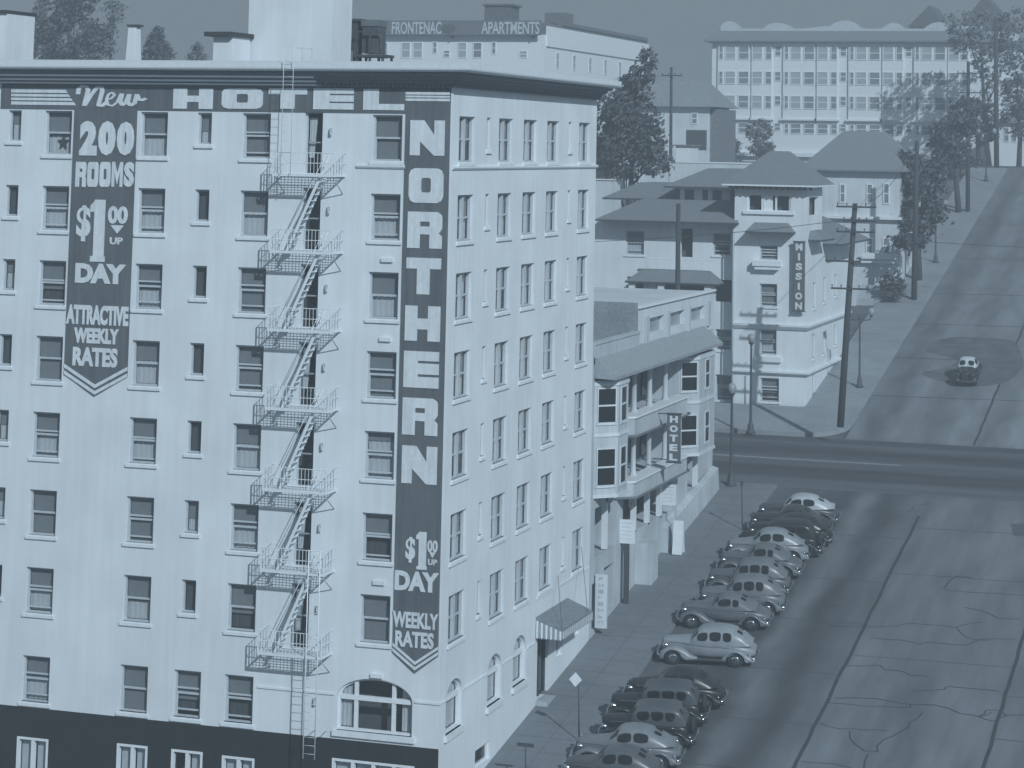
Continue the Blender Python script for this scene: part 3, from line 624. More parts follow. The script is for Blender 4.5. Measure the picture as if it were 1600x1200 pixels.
# ------------------------------------------------------------------ fire escape
fe = thing('fire_escape', (-5.8, 0, 4.0), 'white iron fire escape with seven railed platforms zigzagging down the hotel front', 'fire escape')
FX0, FX1, FD = -7.47, -4.66, 1.1
for i, pz in enumerate(PLZ):
    b = MB(); b.box(FX0, -FD, pz - .05, FX1, -FD + .05, pz + .05); b.box(FX0, -.07, pz - .06, FX1, -.003, pz + .04); b.box(FX0, -FD + .05, pz - .04, FX0 + .04, -.07, pz + .04); b.box(FX1 - .04, -FD + .05, pz - .04, FX1, -.07, pz + .04)
    o = b.build('platform', M_IRON, fe)
    q = MB(); k = 0
    y = -FD + .12
    while y < -.1:
        hole = i < 6 or True
        q.box(FX0 + .06, y, pz, FX1 - .06, y + .016, pz + .018); y += .12
    q.build('grating', M_IRON, o)
    for x in (FX0 + .1, FX1 - .1): q = MB(); q.tube([(x, -FD + .05, pz - .06), (x, -.02, pz - .75)], .022, 5); q.build('bracket', M_IRONSH, o)
    q = MB(); th = .010
    for zr in (pz + .5, pz + .92):
        q.tube([(FX0 + .02, -.01, zr), (FX0 + .02, -FD + .02, zr), (FX1 - .02, -FD + .02, zr), (FX1 - .02, -.01, zr)], .017, 5, sm=False)
    n = 18
    for k in range(n + 1): x = FX0 + .02 + (FX1 - FX0 - .04) * k / n; rr = .022 if k in (0, n) else th * .8; q.box(x - rr, -FD + .02 - rr, pz + .05, x + rr, -FD + .02 + rr, pz + .92)
    for x in (FX0 + .02, FX1 - .02):
        for k in range(1, 8): y = -FD + .02 + (FD - .04) * k / 8; q.box(x - th * .8, y - th * .8, pz + .04, x + th * .8, y + th * .8, pz + .92)
    q.build('railing', M_IRON, o)
    if i < 6:
        zl = PLZ[i + 1] + .04; xa, xb = -5.30, -6.72
        s = MB()
        for y in (-.90, -.42):
            s.prism([(xa, y, pz + .02), (xa - .13, y, pz + .02), (xb - .13, y, zl), (xb, y, zl)], (0, 0, 0), (0, .03, 0))
            s.tube([(xa + .12, y + .015, pz + .85), (xb - .05, y + .015, zl + .85)], .016, 5); s.tube([(xb - .05, y + .015, zl + .85), (xb - .05, y + .015, zl)], .016, 5)
        for k in range(1, 12): f = k / 12; x = xa - .06 + (xb - xa) * f; z = pz + (zl - pz) * f; s.box(x - .10, -.87, z - .012, x + .10, -.42, z + .012)
        s.build('stair', M_IRON, fe)
b = MB()
for x in (-5.30, -4.80): b.tube([(x, -1.17, .2), (x, -1.17, 8.3)], .024, 6)
z = .4
while z < 8.2: b.tube([(-5.30, -1.17, z), (-4.80, -1.17, z)], .010, 4); z += .32
for zz in (1.05, 4.1, 7.3):
    for x in (-5.30, -4.80): b.tube([(x, -1.17, zz), (x, -.02 if zz < 4 else -1.08, zz)], .015, 4)
b.build('drop_ladder', M_IRON, fe)
b = MB()
for x in (-7.02, -6.58): b.tube([(x, -1.24, 23.2), (x, -1.24, 28.0), (x, -1.22, 28.3), (x, -1.05, 28.45), (x, -.5, 28.45), (x, .5, 28.45), (x, .6, 28.3), (x, .6, 27.0)], .014, 6)
z = 23.6
while z < 28.0: b.tube([(-7.02, -1.24, z), (-6.58, -1.24, z)], .008, 4); z += .33
b.build('roof_ladder', M_IRON, fe)

# entrance canopy
t = thing('entrance_canopy', (1, 14.2, 2.7), 'small white scalloped entrance canopy over the hotel side door', 'canopy')
ca, cb = 12.0, 16.6
b = MB(); b.loft([[(.02, y, 3.60), (1.25, y, 3.12), (1.25, y, 3.03), (.02, y, 3.48)] for y in (ca, cb)], True, True, 0, False); b.build('canopy_roof', mat('canopy_canvas', .21, .9, .15, 4), t)
b = MB()
for k in range(11): x = .04 + 1.2 * k / 11; zt_ = 3.46 - .42 * k / 11; b.prism([(x, 0, zt_), (x + .10, 0, zt_ - .03), (x + .10, 0, 2.72), (x + .05, 0, 2.65), (x, 0, 2.72)], (0, ca - .02, 0), (0, ca - .045, 0), k % 2)
for k in range(34): y = ca + (cb - ca) * k / 34; b.prism([(0, y, 3.05), (0, y + .13, 3.05), (0, y + .13, 2.76), (0, y + .065, 2.68), (0, y, 2.76)], (1.27, 0, 0), (1.29, 0, 0), k % 2)
b.build('valance', [M_LETTER, mat('valance_stripe', .30, .9, .1, 5)], t)

# ================================================================== LOW BAY-WINDOWED BUILDING NEXT UP THE STREET
M_SHADE = mat('shade_and_trim_grey', .16, .85, .1, 4)  # recess shade put into this grey; ledges and dormer use it too
M_LOW = mat('dingy_plaster', .47, .88, .12, 1.2, .15, 25, stretch=(3, 3, .2), amp2=.12, scale2=.5)
lo = thing('boarding_house', (0, 32, 2), 'low pale boarding house with bay windows and grey skirt roof beside the tall hotel', 'building')
LX0, LY0, LY1, LZ = -14.0, 20.35, 44.6, 14.0
lh = [(24.4, 36.3, 10.75, 13.1), (24.4, 36.3, 7.55, 9.7), (20.9, 24.6, 4.75, 7.05), (25.8, 35.2, 4.9, 7.2), (38.8, 43.6, 5.35, 7.35), (20.6, 21.6, 1.35, 3.5), (22.6, 24.4, 1.75, 3.95), (26.2, 27.4, 2.35, 3.9), (29.6, 32.0, 2.95, 3.75)]
b = MB(); wall(b, PS, (-1, 0, 0), LY0, LY1, -1, LZ, lh, 1.6, 0)
b.face([(0, LY0, -1), (LX0, LY0, -1), (LX0, LY0, LZ), (0, LY0, LZ)]); b.face([(0, LY1, -1), (LX0, LY1, -1), (LX0, LY1, LZ), (0, LY1, LZ)]); b.face([(LX0, LY0, -1), (LX0, LY1, -1), (LX0, LY1, LZ), (LX0, LY0, LZ)])
b.face([(LX0, LY0, LZ - .02), (0, LY0, LZ - .02), (0, LY1, LZ - .02), (LX0, LY1, LZ - .02)]); b.build('wall', M_LOW, lo)
for h in lh:                                             # what closes each recess: a back wall with recess shade in its colour, doors and sashes
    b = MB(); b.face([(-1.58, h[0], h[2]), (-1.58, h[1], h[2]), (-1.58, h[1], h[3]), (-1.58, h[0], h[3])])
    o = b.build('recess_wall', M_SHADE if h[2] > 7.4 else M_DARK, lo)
    if h[1] - h[0] > 3:
        q = MB(); y = h[0] + .5
        while y < h[1] - 1: q.box(-1.56, y, h[2] + .3, -1.48, y + .9, h[3] - .35); y += 1.9
        q.build('recess_window', M_CARGLASS, o)
def bay(pts, z0, z1, wz):
    """angled bay on the facade: pts in plan, storeys of windows wz=[(z0,z1)]"""
    b = MB(); b.loft([[(x, y, z) for x, y in pts] for z in (z0, z1)], False, False, 0, False); b.face([(x, y, z0) for x, y in pts]); b.face([(x, y, z1) for x, y in pts])
    o = b.build('bay_window', M_LOW, lo)
    q = MB(); cx = sum(p[0] for p in pts) / len(pts); cy = sum(p[1] for p in pts) / len(pts)
    for z in [z0 - .02] + [(a[1] + c[0]) / 2 for c, a in zip(wz, wz[1:])] + [z1 - .25]:
        q.loft([[(x * 1.06 + (0 if x else .0), cy + (y - cy) * 1.02, z + dz) for x, y in pts] for dz in (0, .16)], False, False, 0, False)
        q.face([(x * 1.06, cy + (y - cy) * 1.02, z + .16) for x, y in pts]); q.face([(x * 1.06, cy + (y - cy) * 1.02, z) for x, y in pts])
    q.build('moulding', M_CREAM, o)
    for a, c in zip(pts, pts[1:]):
        A, C = Vector((*a, 0)), Vector((*c, 0)); d = (C - A); L = d.length; d.normalize(); nn = Vector((d.y, -d.x, 0))
        ww = min(.95, L - .34); s = (L - ww) / 2
        for za, zb in wz:
            P = lambda t, z, o_: tuple(A + d * t + nn * o_ + Vector((0, 0, z)))
            g = MB(); g.prism([P(s, za, 0), P(s + ww, za, 0), P(s + ww, zb, 0), P(s, zb, 0)], nn * -.01, nn * .015); sw = g.build('sash_window', M_CARGLASS, o)
            f = MB(); fw = .06
            for t0, t1, y0, y1 in ((s - fw, s, za - .06, zb + .06), (s + ww, s + ww + fw, za - .06, zb + .06), (s, s + ww, zb, zb + .06), (s - .1, s + ww + .1, za - .14, za - .02), (s, s + ww, (za + zb) / 2 - .04, (za + zb) / 2 + .04)):
                f.prism([P(t0, y0, 0), P(t1, y0, 0), P(t1, y1, 0), P(t0, y1, 0)], nn * .003, nn * .06)
            f.build('frame', M_CREAM, sw)
bay([(0, 20.55), (.95, 21.5), (.95, 23.2), (0, 24.1)], 7.6, 13.2, [(8.2, 9.9), (11.2, 12.8)])
bay([(0, 36.6), (.95, 37.5), (.95, 41.1), (0, 42.0)], 7.6, 13.1, [(8.2, 9.8), (11.2, 12.7)])
for (z0, z1) in ((10.05, 10.95), (7.0, 7.75)):
    b = MB(); pts = [(0.003, 24.5), (.75, 25.1), (.75, 35.7), (.003, 36.3)]
    b.loft([[(x, y, z) for x, y in pts] for z in (z0, z1)], False, False, 0, False); b.face([(x, y, z0) for x, y in pts]); b.face([(x, y, z0 + .15) for x, y in pts])
    o = b.build('balcony', M_LOW, lo)
    q = MB(); q.loft([[(x * 1.1 + .02, y, z1 + dz) for x, y in pts] for dz in (0, .1)], False, False, 0, False); q.face([(x * 1.1 + .02, y, z1 + .1) for x, y in pts]); q.build('rail_cap', M_TRIM, o)
    q = MB(); q.loft([[(x * 1.22 + .02, y, z0 - .02 + dz) for x, y in pts] for dz in (0, .12)], False, False, 0, False); q.face([(x * 1.22 + .02, y, z0 - .02) for x, y in pts]); q.build('ledge', M_SHADE, o)
for y in (27.2, 30.2, 33.4):
    for z0, z1 in ((10.95, 13.1), (7.75, 9.9)): b = MB(); b.lathe([(.20, 0), (.20, .15), (.15, .25), (.13, z1 - z0 - .3), (.2, z1 - z0 - .15), (.2, z1 - z0)], 12, 0, Matrix.Translation((.1, y, z0))); b.build('column', M_LOW, lo)
for y in (23.0, 28.2, 30.8, 33.2, 41.0): b = MB(); z0 = 4.8 if y < 35 else 5.36; b.box(-.25, y - .14, z0, .0, y + .14, 7.3); b.build('porch_post', M_TRIM, lo)
# skirt roof, parapet and set-back storey
b = MB(); b.loft([[(0.002, y, 14.35), (1.15, y, 13.45), (1.15, y, 13.3), (.002, y, 13.35)] for y in (LY0, 42.2)], True, True, 0, False); b.build('skirt_roof', mat('pale_shingle', .30, .9, .16, 6, .3, 25), lo)
b = MB(); b.box(-.25, LY0, 14.0, .06, 28.3, 14.95); b.box(-.3, LY0, 14.95, .12, 28.3, 15.05)
b.build('parapet', M_LOW, lo)
hh = [(30.6, 33.6, 14.75, 15.55), (34.6, 38.0, 14.75, 15.55), (39.2, 42.6, 14.75, 15.5)]
b = MB(); wall(b, lambda u, z: Vector((-.05, u, z)), (-1, 0, 0), 28.3, 44.7, 14.0, 16.2, hh, .3, 0); b.face([(-.05, 44.7, 14), (-9, 44.7, 14), (-9, 44.7, 16.2), (-.05, 44.7, 16.2)]); b.face([(-.05, 28.3, 16.19), (-.05, 44.7, 16.19), (-9, 44.7, 16.19), (-9, 28.3, 16.19)]); b.build('attic_wall', M_CREAM, lo)
b = MB(); b.box(-9, 28.1, 14.0, -.06, 28.295, 16.5); b.build('brick_gable', M_BRICK, lo)
for h in hh: b = MB(); b.face([(-.34, h[0], h[2]), (-.34, h[1], h[2]), (-.34, h[1], h[3]), (-.34, h[0], h[3])]); b.build('attic_window', mat('attic_glass', .30, .25, .1, 2), lo)
for y in (29.8, 34.1, 38.6, 43.2): b = MB(); b.box(-.045, y - .22, 14.3, .10, y + .22, 15.7); b.build('attic_pier', M_LOW, lo)
b = MB(); b.box(-.30, 28.32, 16.2, .08, 44.8, 16.32); b.build('coping', M_TRIM, lo)
b = MB(); b.loft([[(.003, y, gz(y) - .3), (.42, y, gz(y) - .3), (.36, y, gz(y) + 1.25), (.003, y, gz(y) + 1.35)] for y in (33.2, 38, 44.6)], True, True, 0, False); b.build('stoop_wall', M_LOW, lo)
b = MB(); b.box(.003, 28.2, 1.6, .9, 29.4, 4.3); b.build('stair_cheek', M_LOW, lo)
# hanging signs and boards
def hang_sign(name, x0, x1, y, z0, z1, label, word, px=None, th=.12, org=None):
    t = thing(name, (x0, y, z0), label, 'sign'); b = MB(); b.box(x0, y - th / 2, z0, x1, y + th / 2, z1); b.build('panel', M_SIGN, t)
    b = MB(); b.box(x0 - .05, y - th / 2 - .03, z1, x1 + .05, y + th / 2 + .03, z1 + .07); b.box(x0 - .05, y - th / 2 - .03, z0 - .07, x1 + .05, y + th / 2 + .03, z0); b.build('frame', M_CAST, t)
    b = MB(); n = len(word); H = (z1 - z0) / n; wd = x1 - x0
    for k, ch in enumerate(word):
        zc = z1 - (k + .5) * H; hw = wd * (.30 if ch != 'I' else .09)
        put(b, font_polys(ch, .05), (x0 + wd / 2 - hw, y - th / 2, zc - H * .36), (x0 + wd / 2 + hw, y - th / 2, zc + H * .36), .02, (0, -1, 0))
    b.build('lettering', M_LETTER, t); return t
yq = 29.6; p, q = ony(1043, 647, yq), ony(1063, 722, yq)
t = hang_sign('hanging_sign', p.x, q.x, yq, q.z, p.z, 'dark vertical hanging sign with five white letters on the low bay-windowed building', 'HOTEL')
b = MB()
for z in (p.z + .02, q.z + .1): b.tube([(.5, yq, z), (p.x + .1, yq, z)], .03, 5)
b.build('bracket', M_CAST, t)
def board_on_post(px, y, post, base, label, thick=.10, w2=.10, legs=1):
    (u0, v0, u1, v1) = px; p, q = ony(u0, v0, y), ony(u1, v1, y)
    t = thing('sign_board', ((p.x + q.x) / 2, y, gz(y)), label, 'sign'); b = MB(); b.box(p.x, y - thick / 2, q.z, q.x, y + thick / 2, p.z); b.build('panel', M_TRIM, t)
    b = MB()
    for k in range(5): z = p.z - (p.z - q.z) * (k + .8) / 6; b.box(p.x + .12, y - thick / 2 - .008, z - .02, q.x - .12 - .1 * (k % 2), y - thick / 2 + .002, z + .02)
    b.build('faded_text', mat('faded_text', .60, .9, .2, 20), t)
    for k in range(legs):
        x = (p.x + q.x) / 2 if legs == 1 else p.x + (q.x - p.x) * k
        b = MB(); b.box(x - w2, y - w2 * .6, gz(y) if base is None else base, x + w2, y + w2 * .6, q.z - .002); b.build('post', post, t)
    return t
board_on_post((967, 811, 992, 850), 25.4, M_WOODD, None, 'white notice board on a thick dark post at the foot of the boarding house', w2=.13)
board_on_post((1035, 756, 1056, 790), 33.6, M_IRONSH, 4.3, 'white notice board on two thin legs above the boarding house steps', w2=.03, legs=2)
p, q = ony(1053, 813, 33.2), ony(1068, 832, 33.2)
t = thing('sandwich_board', ((p.x + q.x) / 2, 33.2, gz(33.2)), 'small white sandwich board standing on the sidewalk by the boarding house steps', 'sandwich board')
for s in (-1, 1): b = MB(); b.prism([(p.x, 33.2, p.z), (q.x, 33.2, p.z), (q.x, 33.2 + s * .3, gz(33.2)), (p.x, 33.2 + s * .3, gz(33.2))], (0, s * .0, 0), (0, s * .03, 0)); b.build('panel', M_TRIM, t)
y = 20.9; p, q = ony(931, 897, y), ony(948, 982, y)
t = thing('upright_sign', (p.x, y, q.z), 'tall narrow white sign with a column of dark letters where the hotel wall ends', 'sign')
b = MB(); b.box(p.x, y - .06, q.z, q.x, y + .06, p.z); b.build('panel', M_CREAM, t)
b = MB()
rg = random.Random(11)
for k in range(8):
    z = p.z - (p.z - q.z) * (k + .7) / 8.6; xa, xb = p.x + .16, q.x - .17
    b.box(xa, y - .068, z - .09, xa + .05, y - .058, z + .09)
    if k % 3: b.box(xb - .05, y - .0675, z - .09, xb, y - .0585, z + .09)
    b.box(xa + .051, y - .068, z - .02 + .07 * rg.choice((-1, 0, 1)), xb - .052, y - .058, z + .02 + .07 * rg.choice((0, 1)))
tag(b.build('faded_text', mat('faded_text2', .42, .9, .2, 20), t), kind='stuff')

# ================================================================== THE HOTEL ACROSS THE CROSS STREET
mi = thing('corner_hotel', (-3, 82, 5.3), 'white stucco corner hotel with wide dark shingled eaves across the cross street', 'building')
MY, MX0, MX1 = 74.3, -5.87, -.55
PM = lambda u, z: Vector((u, MY, z)); PMS = lambda u, z: Vector((MX1, u, z))
mw = []
for (u0, v0, u1, v1) in ((1187, 383, 1215, 406), (1187, 443, 1214, 479), (1187, 515, 1213, 554), (1188, 590, 1217, 628)):
    p, q = ony(u0, v0, MY), ony(u1, v1, MY); mw.append((p.x, q.x, q.z, p.z))
p, q = ony(1168, 305, MY), ony(1235, 331, MY); mw.append((p.x, q.x, q.z, p.z))
ms = [(76.6, 77.6, 6.8, 8.4), (80.5, 81.5, 9.6, 11.2), (76.6, 77.6, 9.6, 11.3), (76.8, 77.8, 13.2, 15), (80.6, 81.6, 13.4, 15.2), (85, 86, 13.6, 15.2), (75.2, 78.6, 19.9, 21.2), (85, 86, 9.9, 11.4)]
b = MB(); wall(b, PM, (0, 1, 0), MX0, MX1, 4, 22.0, mw, .3, 0)
wall(b, PMS, (-1, 0, 0), MY, 80.0, 4, 22.0, [m for m in ms if m[1] < 80], .3, 0); wall(b, PMS, (-1, 0, 0), 80.0, 91.0, 4, 18.0, [m for m in ms if m[1] > 80], .3, 0)
b.face([(MX0, MY, 4), (MX0, 80, 4), (MX0, 80, 22), (MX0, MY, 22)]); b.face([(MX0, 80, 16), (MX1, 80, 16), (MX1, 80, 22), (MX0, 80, 22)]); b.face([(MX1, 91, 4), (-16, 91, 4), (-16, 91, 18), (MX1, 91, 18)])
b.build('tower_wall', M_STUCCO, mi)
WX0, WX1, WY = -17.2, MX0, 75.4
PW = lambda u, z: Vector((u, WY, z)); wh = []
for (u0, v0, u1, v1) in ((978, 360, 1006, 398), (1064, 357, 1082, 402), (1114, 364, 1142, 399), (980, 432, 1005, 466), (1026, 430, 1108, 474), (1117, 437, 1143, 472), (1118, 514, 1143, 547), (1118, 585, 1143, 626), (1120, 400, 1121, 401)):
    p, q = ony(u0, v0, WY), ony(u1, v1, WY); wh.append((p.x, min(q.x, WX1 - .1), q.z, p.z))
b = MB(); wall(b, PW, (0, 1, 0), WX0, WX1, 4, 19.3, wh[:-1], .35, 0); b.face([(WX0, WY, 4), (WX0, 91, 4), (WX0, 91, 19.3), (WX0, WY, 19.3)]); b.build('wing_wall', M_STUCCO, mi)
b = MB(); b.box(WX0 + .3, WY + .7, 4, WX1 - .3, 90, 19); b.box(MX0 + .4, MY + .8, 4, MX1 - .5, 79.6, 21.5); b.build('dark_backing', M_DARK, mi)  # dark boxes in place of the dim rooms behind these windows
for h, st in zip(wh[:-1], 'mkdkkkbb'):
    if h[1] - h[0] < 2 and st != 'k': window('w', 'F', h[0], h[2], h[1] - h[0], round(h[3] - h[2], 2), st, mi).location = Vector((h[0], WY, h[2])) - Vector(ORG[mi.name])
for h, st in zip(mw[:4], 'bbmd'): window('w', 'F', h[0], h[2], h[1] - h[0], round(h[3] - h[2], 2), st, mi).location = Vector((h[0], MY, h[2])) - Vector(ORG[mi.name])
for h in ms:
    if h[1] - h[0] < 2: window('w', 'S', h[0], h[2], h[1] - h[0], round(h[3] - h[2], 2), 'd', mi, MX1).location = Vector((MX1, h[0], h[2])) - Vector(ORG[mi.name])
h = mw[4]; b = MB()
for k in range(4): x = h[0] + (h[1] - h[0]) * (k / 3) * .96; b.box(x, MY + .08, h[2] + .08, x + .13, MY + .22, h[3])
b.box(h[0], MY + .08, h[2], h[1], MY + .22, h[2] + .08); b.box(h[0] + (h[1] - h[0]) * .33 + .13, MY + .2, h[2] + .08, h[0] + (h[1] - h[0]) * .58, MY + .24, h[3]); b.build('attic_window', M_TRIM, mi)
b = MB(); b.box(h[0] - .3, MY - .16, h[2] - .22, h[1] + .3, MY - .003, h[2] - .02); b.build('attic_sill', M_TRIM, mi)
def hip(name, x0, x1, y0, y1, z0, z1, rx0, rx1, ry0, ry1, th=.14, m=M_ROOFG, rafters=None):
    b = MB(); A = [(x0, y0), (x1, y0), (x1, y1), (x0, y1)]; B = [(rx0, ry0), (rx1, ry0), (rx1, ry1), (rx0, ry1)]
    b.loft([[(x, y, z0) for x, y in A], [(x, y, z0 + th) for x, y in A], [(x, y, z1) for x, y in B]], True, True, 0, False); o = b.build(name, m, mi)
    q = MB(); q.box(x0 - .02, y0 - .03, z0 + .01, x1 + .03, y0 - .002, z0 + th * .9); q.box(x1 + .002, y0, z0 + .01, x1 + .03, y1, z0 + th * .9); q.build('fascia', M_TRIM if rafters else M_CAST, o)
    return o
hip('tower_roof', MX0 - .75, MX1 + .75, MY - .85, 81.0, 21.95, 24.5, -3.9, -2.7, 77.0, 78.5, rafters=1)
b = MB(); x = MX0 - .3
while x < MX1 + .5: b.box(x, MY - .7, 21.72, x + .14, MY - .003, 21.94); x += .42
b.build('rafter_tails', M_WOODD, mi)
hip('wing_roof', WX0 + .9, WX1 + .3, WY - 1.6, 92, 19.15, 20.75, WX0 + 3.4, WX1 - .01, WY + 2.4, 88)
b = MB(); b.box(-11.5, 79.0, 20.3, WX1 - .02, 86, 21.7); b.build('dormer_wall', M_SHADE, mi)
b = MB(); b.box(-11.4, 78.94, 21.5, -6, 78.99, 21.6)
for k in range(5): x = -11.2 + k * 1.08; b.box(x, 78.93, 20.6, x + .35 + .3 * (k % 2), 78.995, 21.5)
b.build('dormer_window', M_TRIM, mi)
hip('dormer_roof', -12.2, WX1 - .02, 77.9, 87, 21.62, 23.1, -9.6, WX1 - .03, 81, 84.5)
hip('wing_roof', -17.6, -11.6, 80, 90, 20.6, 21.9, -15.6, -12.0, 83, 87)
hip('porch_roof', ony(977, 433, WY - 2).x, ony(1122, 433, WY - 2).x, WY - 2.0, WY - .01, 14.75, 15.7, -12.8, -7.9, WY - 1.0, WY - .012)
b = MB(); 
for k in range(26): x = -12.2 + k * .19; b.box(x, WY - 1.12, 15.8, x + .05, WY - 1.06, 16.5)
b.box(-12.4, WY - 1.15, 16.5, -7.4, WY - 1.03, 16.6); b.build('balustrade', M_TRIM, mi)
b = MB(); 
for x in (-13.6, -11.4, -7.9): b.box(x, WY - 1.8, 4.8, x + .45, WY - 1.35, 14.7)
b.build('porch_pier', M_STUCCO, mi)
for (ua, ub, vt, vb, d) in ((1165, 1238, 352, 366, 1.1),):
    p, q = ony(ua, vb, MY - 1), ony(ub, vb, MY - 1); o = hip('window_hood', p.x, q.x, MY - d, MY - .01, q.z, q.z + .75, p.x + .5, q.x - .5, MY - .35, MY - .012)
hip('window_hood', MX1 + .01, MX1 + 1.1, 74.9, 79.0, 18.05, 18.8, MX1 + .012, MX1 + .4, 75.5, 78.5)
hip('side_roof', MX1 - 6, MX1 + 1.5, 80.2, 92.0, 17.6, 19.6, MX1 - 5, MX1 - 2.2, 82, 90)
p, q = ony(1176, 407, MY - .4), ony(1219, 422, MY - .4); b = MB(); b.box(p.x, MY - .55, q.z + .25, q.x, MY - .003, p.z); b.box(p.x + .15, MY - .45, q.z, q.x - .15, MY - .003, q.z + .25); b.build('flower_box', M_TRIM, mi)
for zc, ht in ((12.05, .28), (8.75, .20)):
    prof = [(0.003, zc - ht), (.12, zc - ht), (.30, zc - .06), (.30, zc + .06), (0.003, zc + .12)]
    b = MB(); b.loft([[(MX0, MY - o, z) for o, z in prof], [(MX1 + o, MY - o, z) for o, z in prof], [(MX1 + o, 90.8, z + (0 if zc < 10 else 0)) for o, z in prof]], True, True, 0, False); b.build('belt_course', M_STUCCO, mi)
p, q = ony(1188, 554, MY), ony(1216, 566, MY); b = MB(); b.box(p.x - .35, MY - .22, q.z, q.x + .25, MY - .003, p.z - .12); b.build('window_ledge', M_STUCCO, mi)
b = MB(); b.tube([(MX0 - .05, MY - .08, 5.3), (MX0 - .05, MY - .08, 18.9)], .06, 8); b.build('downpipe', M_IRONSH, mi)
b = MB(); b.tube([(-4.9, MY - .06, 5.3), (-4.9, MY - .06, 8.4)], .05, 8); b.build('downpipe', M_IRONSH, mi)
yq = MY - .35; p, q = ony(1240, 378, yq), ony(1257, 486, yq)
t = hang_sign('hanging_sign', p.x, q.x, yq, q.z, p.z, 'grey vertical sign with seven pale letters on the corner hotel with shingled eaves', 'MISSION')
b = MB()
for z in (p.z - .4, q.z + .4): b.tube([((p.x + q.x) / 2, yq + .06, z), ((p.x + q.x) / 2, MY - .003, z)], .03, 5)
b.build('bracket', M_CAST, t)
# plain white building seen between the two hotels
p, q = ony(920, 281, 93), ony(976, 281, 93); z1 = p.z
t = thing('plain_white_house', (p.x, 93, 9), 'blank white house wall just right of the tall hotel, behind the boarding house', 'building')
b = MB(); b.box(p.x - 4, 93, 8, q.x - 1.2, 97, z1); b.build('wall', M_CREAM, t)
b = MB(); b.box(p.x - 4.1, 92.9, z1, q.x - 1.1, 97.1, z1 + .08); b.build('coping', M_TRIM, t)

# ================================================================== CARS OF THE LATE THIRTIES
PAINT = {}
def paint(v):
    k = round(v, 3)
    if k not in PAINT: PAINT[k] = mat('car_paint_%d' % int(k * 1000), v, .34, .10, 2.5, spec=.45, amp2=.06, scale2=9)
    return PAINT[k]
KINDS = {
 # body stations: x, half width, bottom, top ; cabin stations: x, half width, top
 'fast': dict(L=4.85, body=[(.42, .20, .50, .92), (.50, .30, .44, 1.04), (.85, .38, .42, 1.10), (1.4, .50, .40, 1.13), (1.85, .68, .38, 1.14), (2.4, .80, .36, 1.13), (3.2, .82, .36, 1.10), (3.9, .74, .38, 1.02), (4.4, .58, .42, .86), (4.68, .36, .48, .70)],
              cab=[(1.72, .60, 1.10), (2.0, .66, 1.40), (2.3, .69, 1.60), (2.8, .70, 1.68), (3.3, .69, 1.62), (3.75, .64, 1.44), (4.15, .54, 1.18), (4.5, .36, .88)], cn=3.0, cb=1.0, wx=(.92, 3.85), side=[(2.12, 2.72), (2.80, 3.42)], wind=(1.78, 2.14), rear=(3.62, 3.92), fl=1.0),
 'sedan': dict(L=4.75, body=[(.40, .22, .50, 1.00), (.48, .30, .44, 1.12), (.85, .37, .42, 1.15), (1.4, .48, .40, 1.17), (1.8, .68, .38, 1.17), (2.4, .80, .36, 1.16), (3.4, .82, .36, 1.14), (4.0, .74, .38, 1.05), (4.4, .60, .44, .88), (4.58, .44, .5, .74)],
              cab=[(1.70, .60, 1.14), (1.92, .66, 1.48), (2.2, .70, 1.70), (2.8, .72, 1.79), (3.4, .71, 1.76), (3.85, .67, 1.60), (4.15, .60, 1.36), (4.45, .46, 1.0)], cn=3.2, cb=1.02, wx=(.92, 3.72), side=[(2.02, 2.50), (2.58, 3.10), (3.18, 3.56)], wind=(1.75, 2.03), rear=(3.78, 4.02), fl=1.0),
 'boxy': dict(L=4.55, body=[(.36, .28, .55, 1.12), (.42, .31, .50, 1.18), (.9, .35, .46, 1.20), (1.5, .42, .44, 1.21), (1.72, .60, .42, 1.20), (2.4, .70, .40, 1.18), (3.4, .72, .40, 1.16), (3.9, .70, .42, 1.10), (4.12, .62, .48, .95)],
              cab=[(1.66, .58, 1.18), (1.76, .63, 1.60), (1.95, .68, 1.76), (2.6, .70, 1.82), (3.4, .70, 1.80), (3.75, .68, 1.72), (3.95, .64, 1.45), (4.08, .60, 1.12)], cn=5.0, cb=1.05, wx=(.80, 3.62), side=[(1.95, 2.50), (2.58, 3.12), (3.20, 3.62)], wind=(1.69, 1.90), rear=(3.80, 3.94), fl=.9),
 'coupe': dict(L=4.7, body=[(.42, .20, .50, .94), (.50, .30, .44, 1.06), (.9, .38, .42, 1.11), (1.5, .50, .40, 1.13), (1.95, .68, .38, 1.13), (2.5, .78, .36, 1.11), (3.2, .78, .36, 1.06), (3.9, .70, .38, .96), (4.35, .54, .42, .80), (4.58, .34, .48, .66)],
              cab=[(1.82, .60, 1.09), (2.06, .65, 1.40), (2.35, .68, 1.58), (2.75, .68, 1.62), (3.15, .66, 1.52), (3.55, .60, 1.30), (3.95, .48, 1.02)], cn=3.0, cb=1.0, wx=(.92, 3.72), side=[(2.16, 2.78), (2.86, 3.14)], wind=(1.86, 2.16), rear=(3.20, 3.46), fl=1.0)}
def interp(st, x):
    if x <= st[0][0]: return st[0][1:]
    for a, b in zip(st, st[1:]):
        if x <= b[0]:
            t = (x - a[0]) / (b[0] - a[0]); return tuple(p + (q - p) * t for p, q in zip(a[1:], b[1:]))
    return st[-1][1:]
def smooth_st(st, n=3):
    out = []
    for i in range(len(st) - 1):
        p0, p1, p2, p3 = st[max(i - 1, 0)], st[i], st[i + 1], st[min(i + 2, len(st) - 1)]
        for k in range(n):
            t = k / n; out.append(tuple(.5 * (2 * b + (c - a) * t + (2 * a - 5 * b + 4 * c - d) * t * t + (3 * b - a - 3 * c + d) * t ** 3) for a, b, c, d in zip(p0, p1, p2, p3)))
    out.append(st[-1]); return out
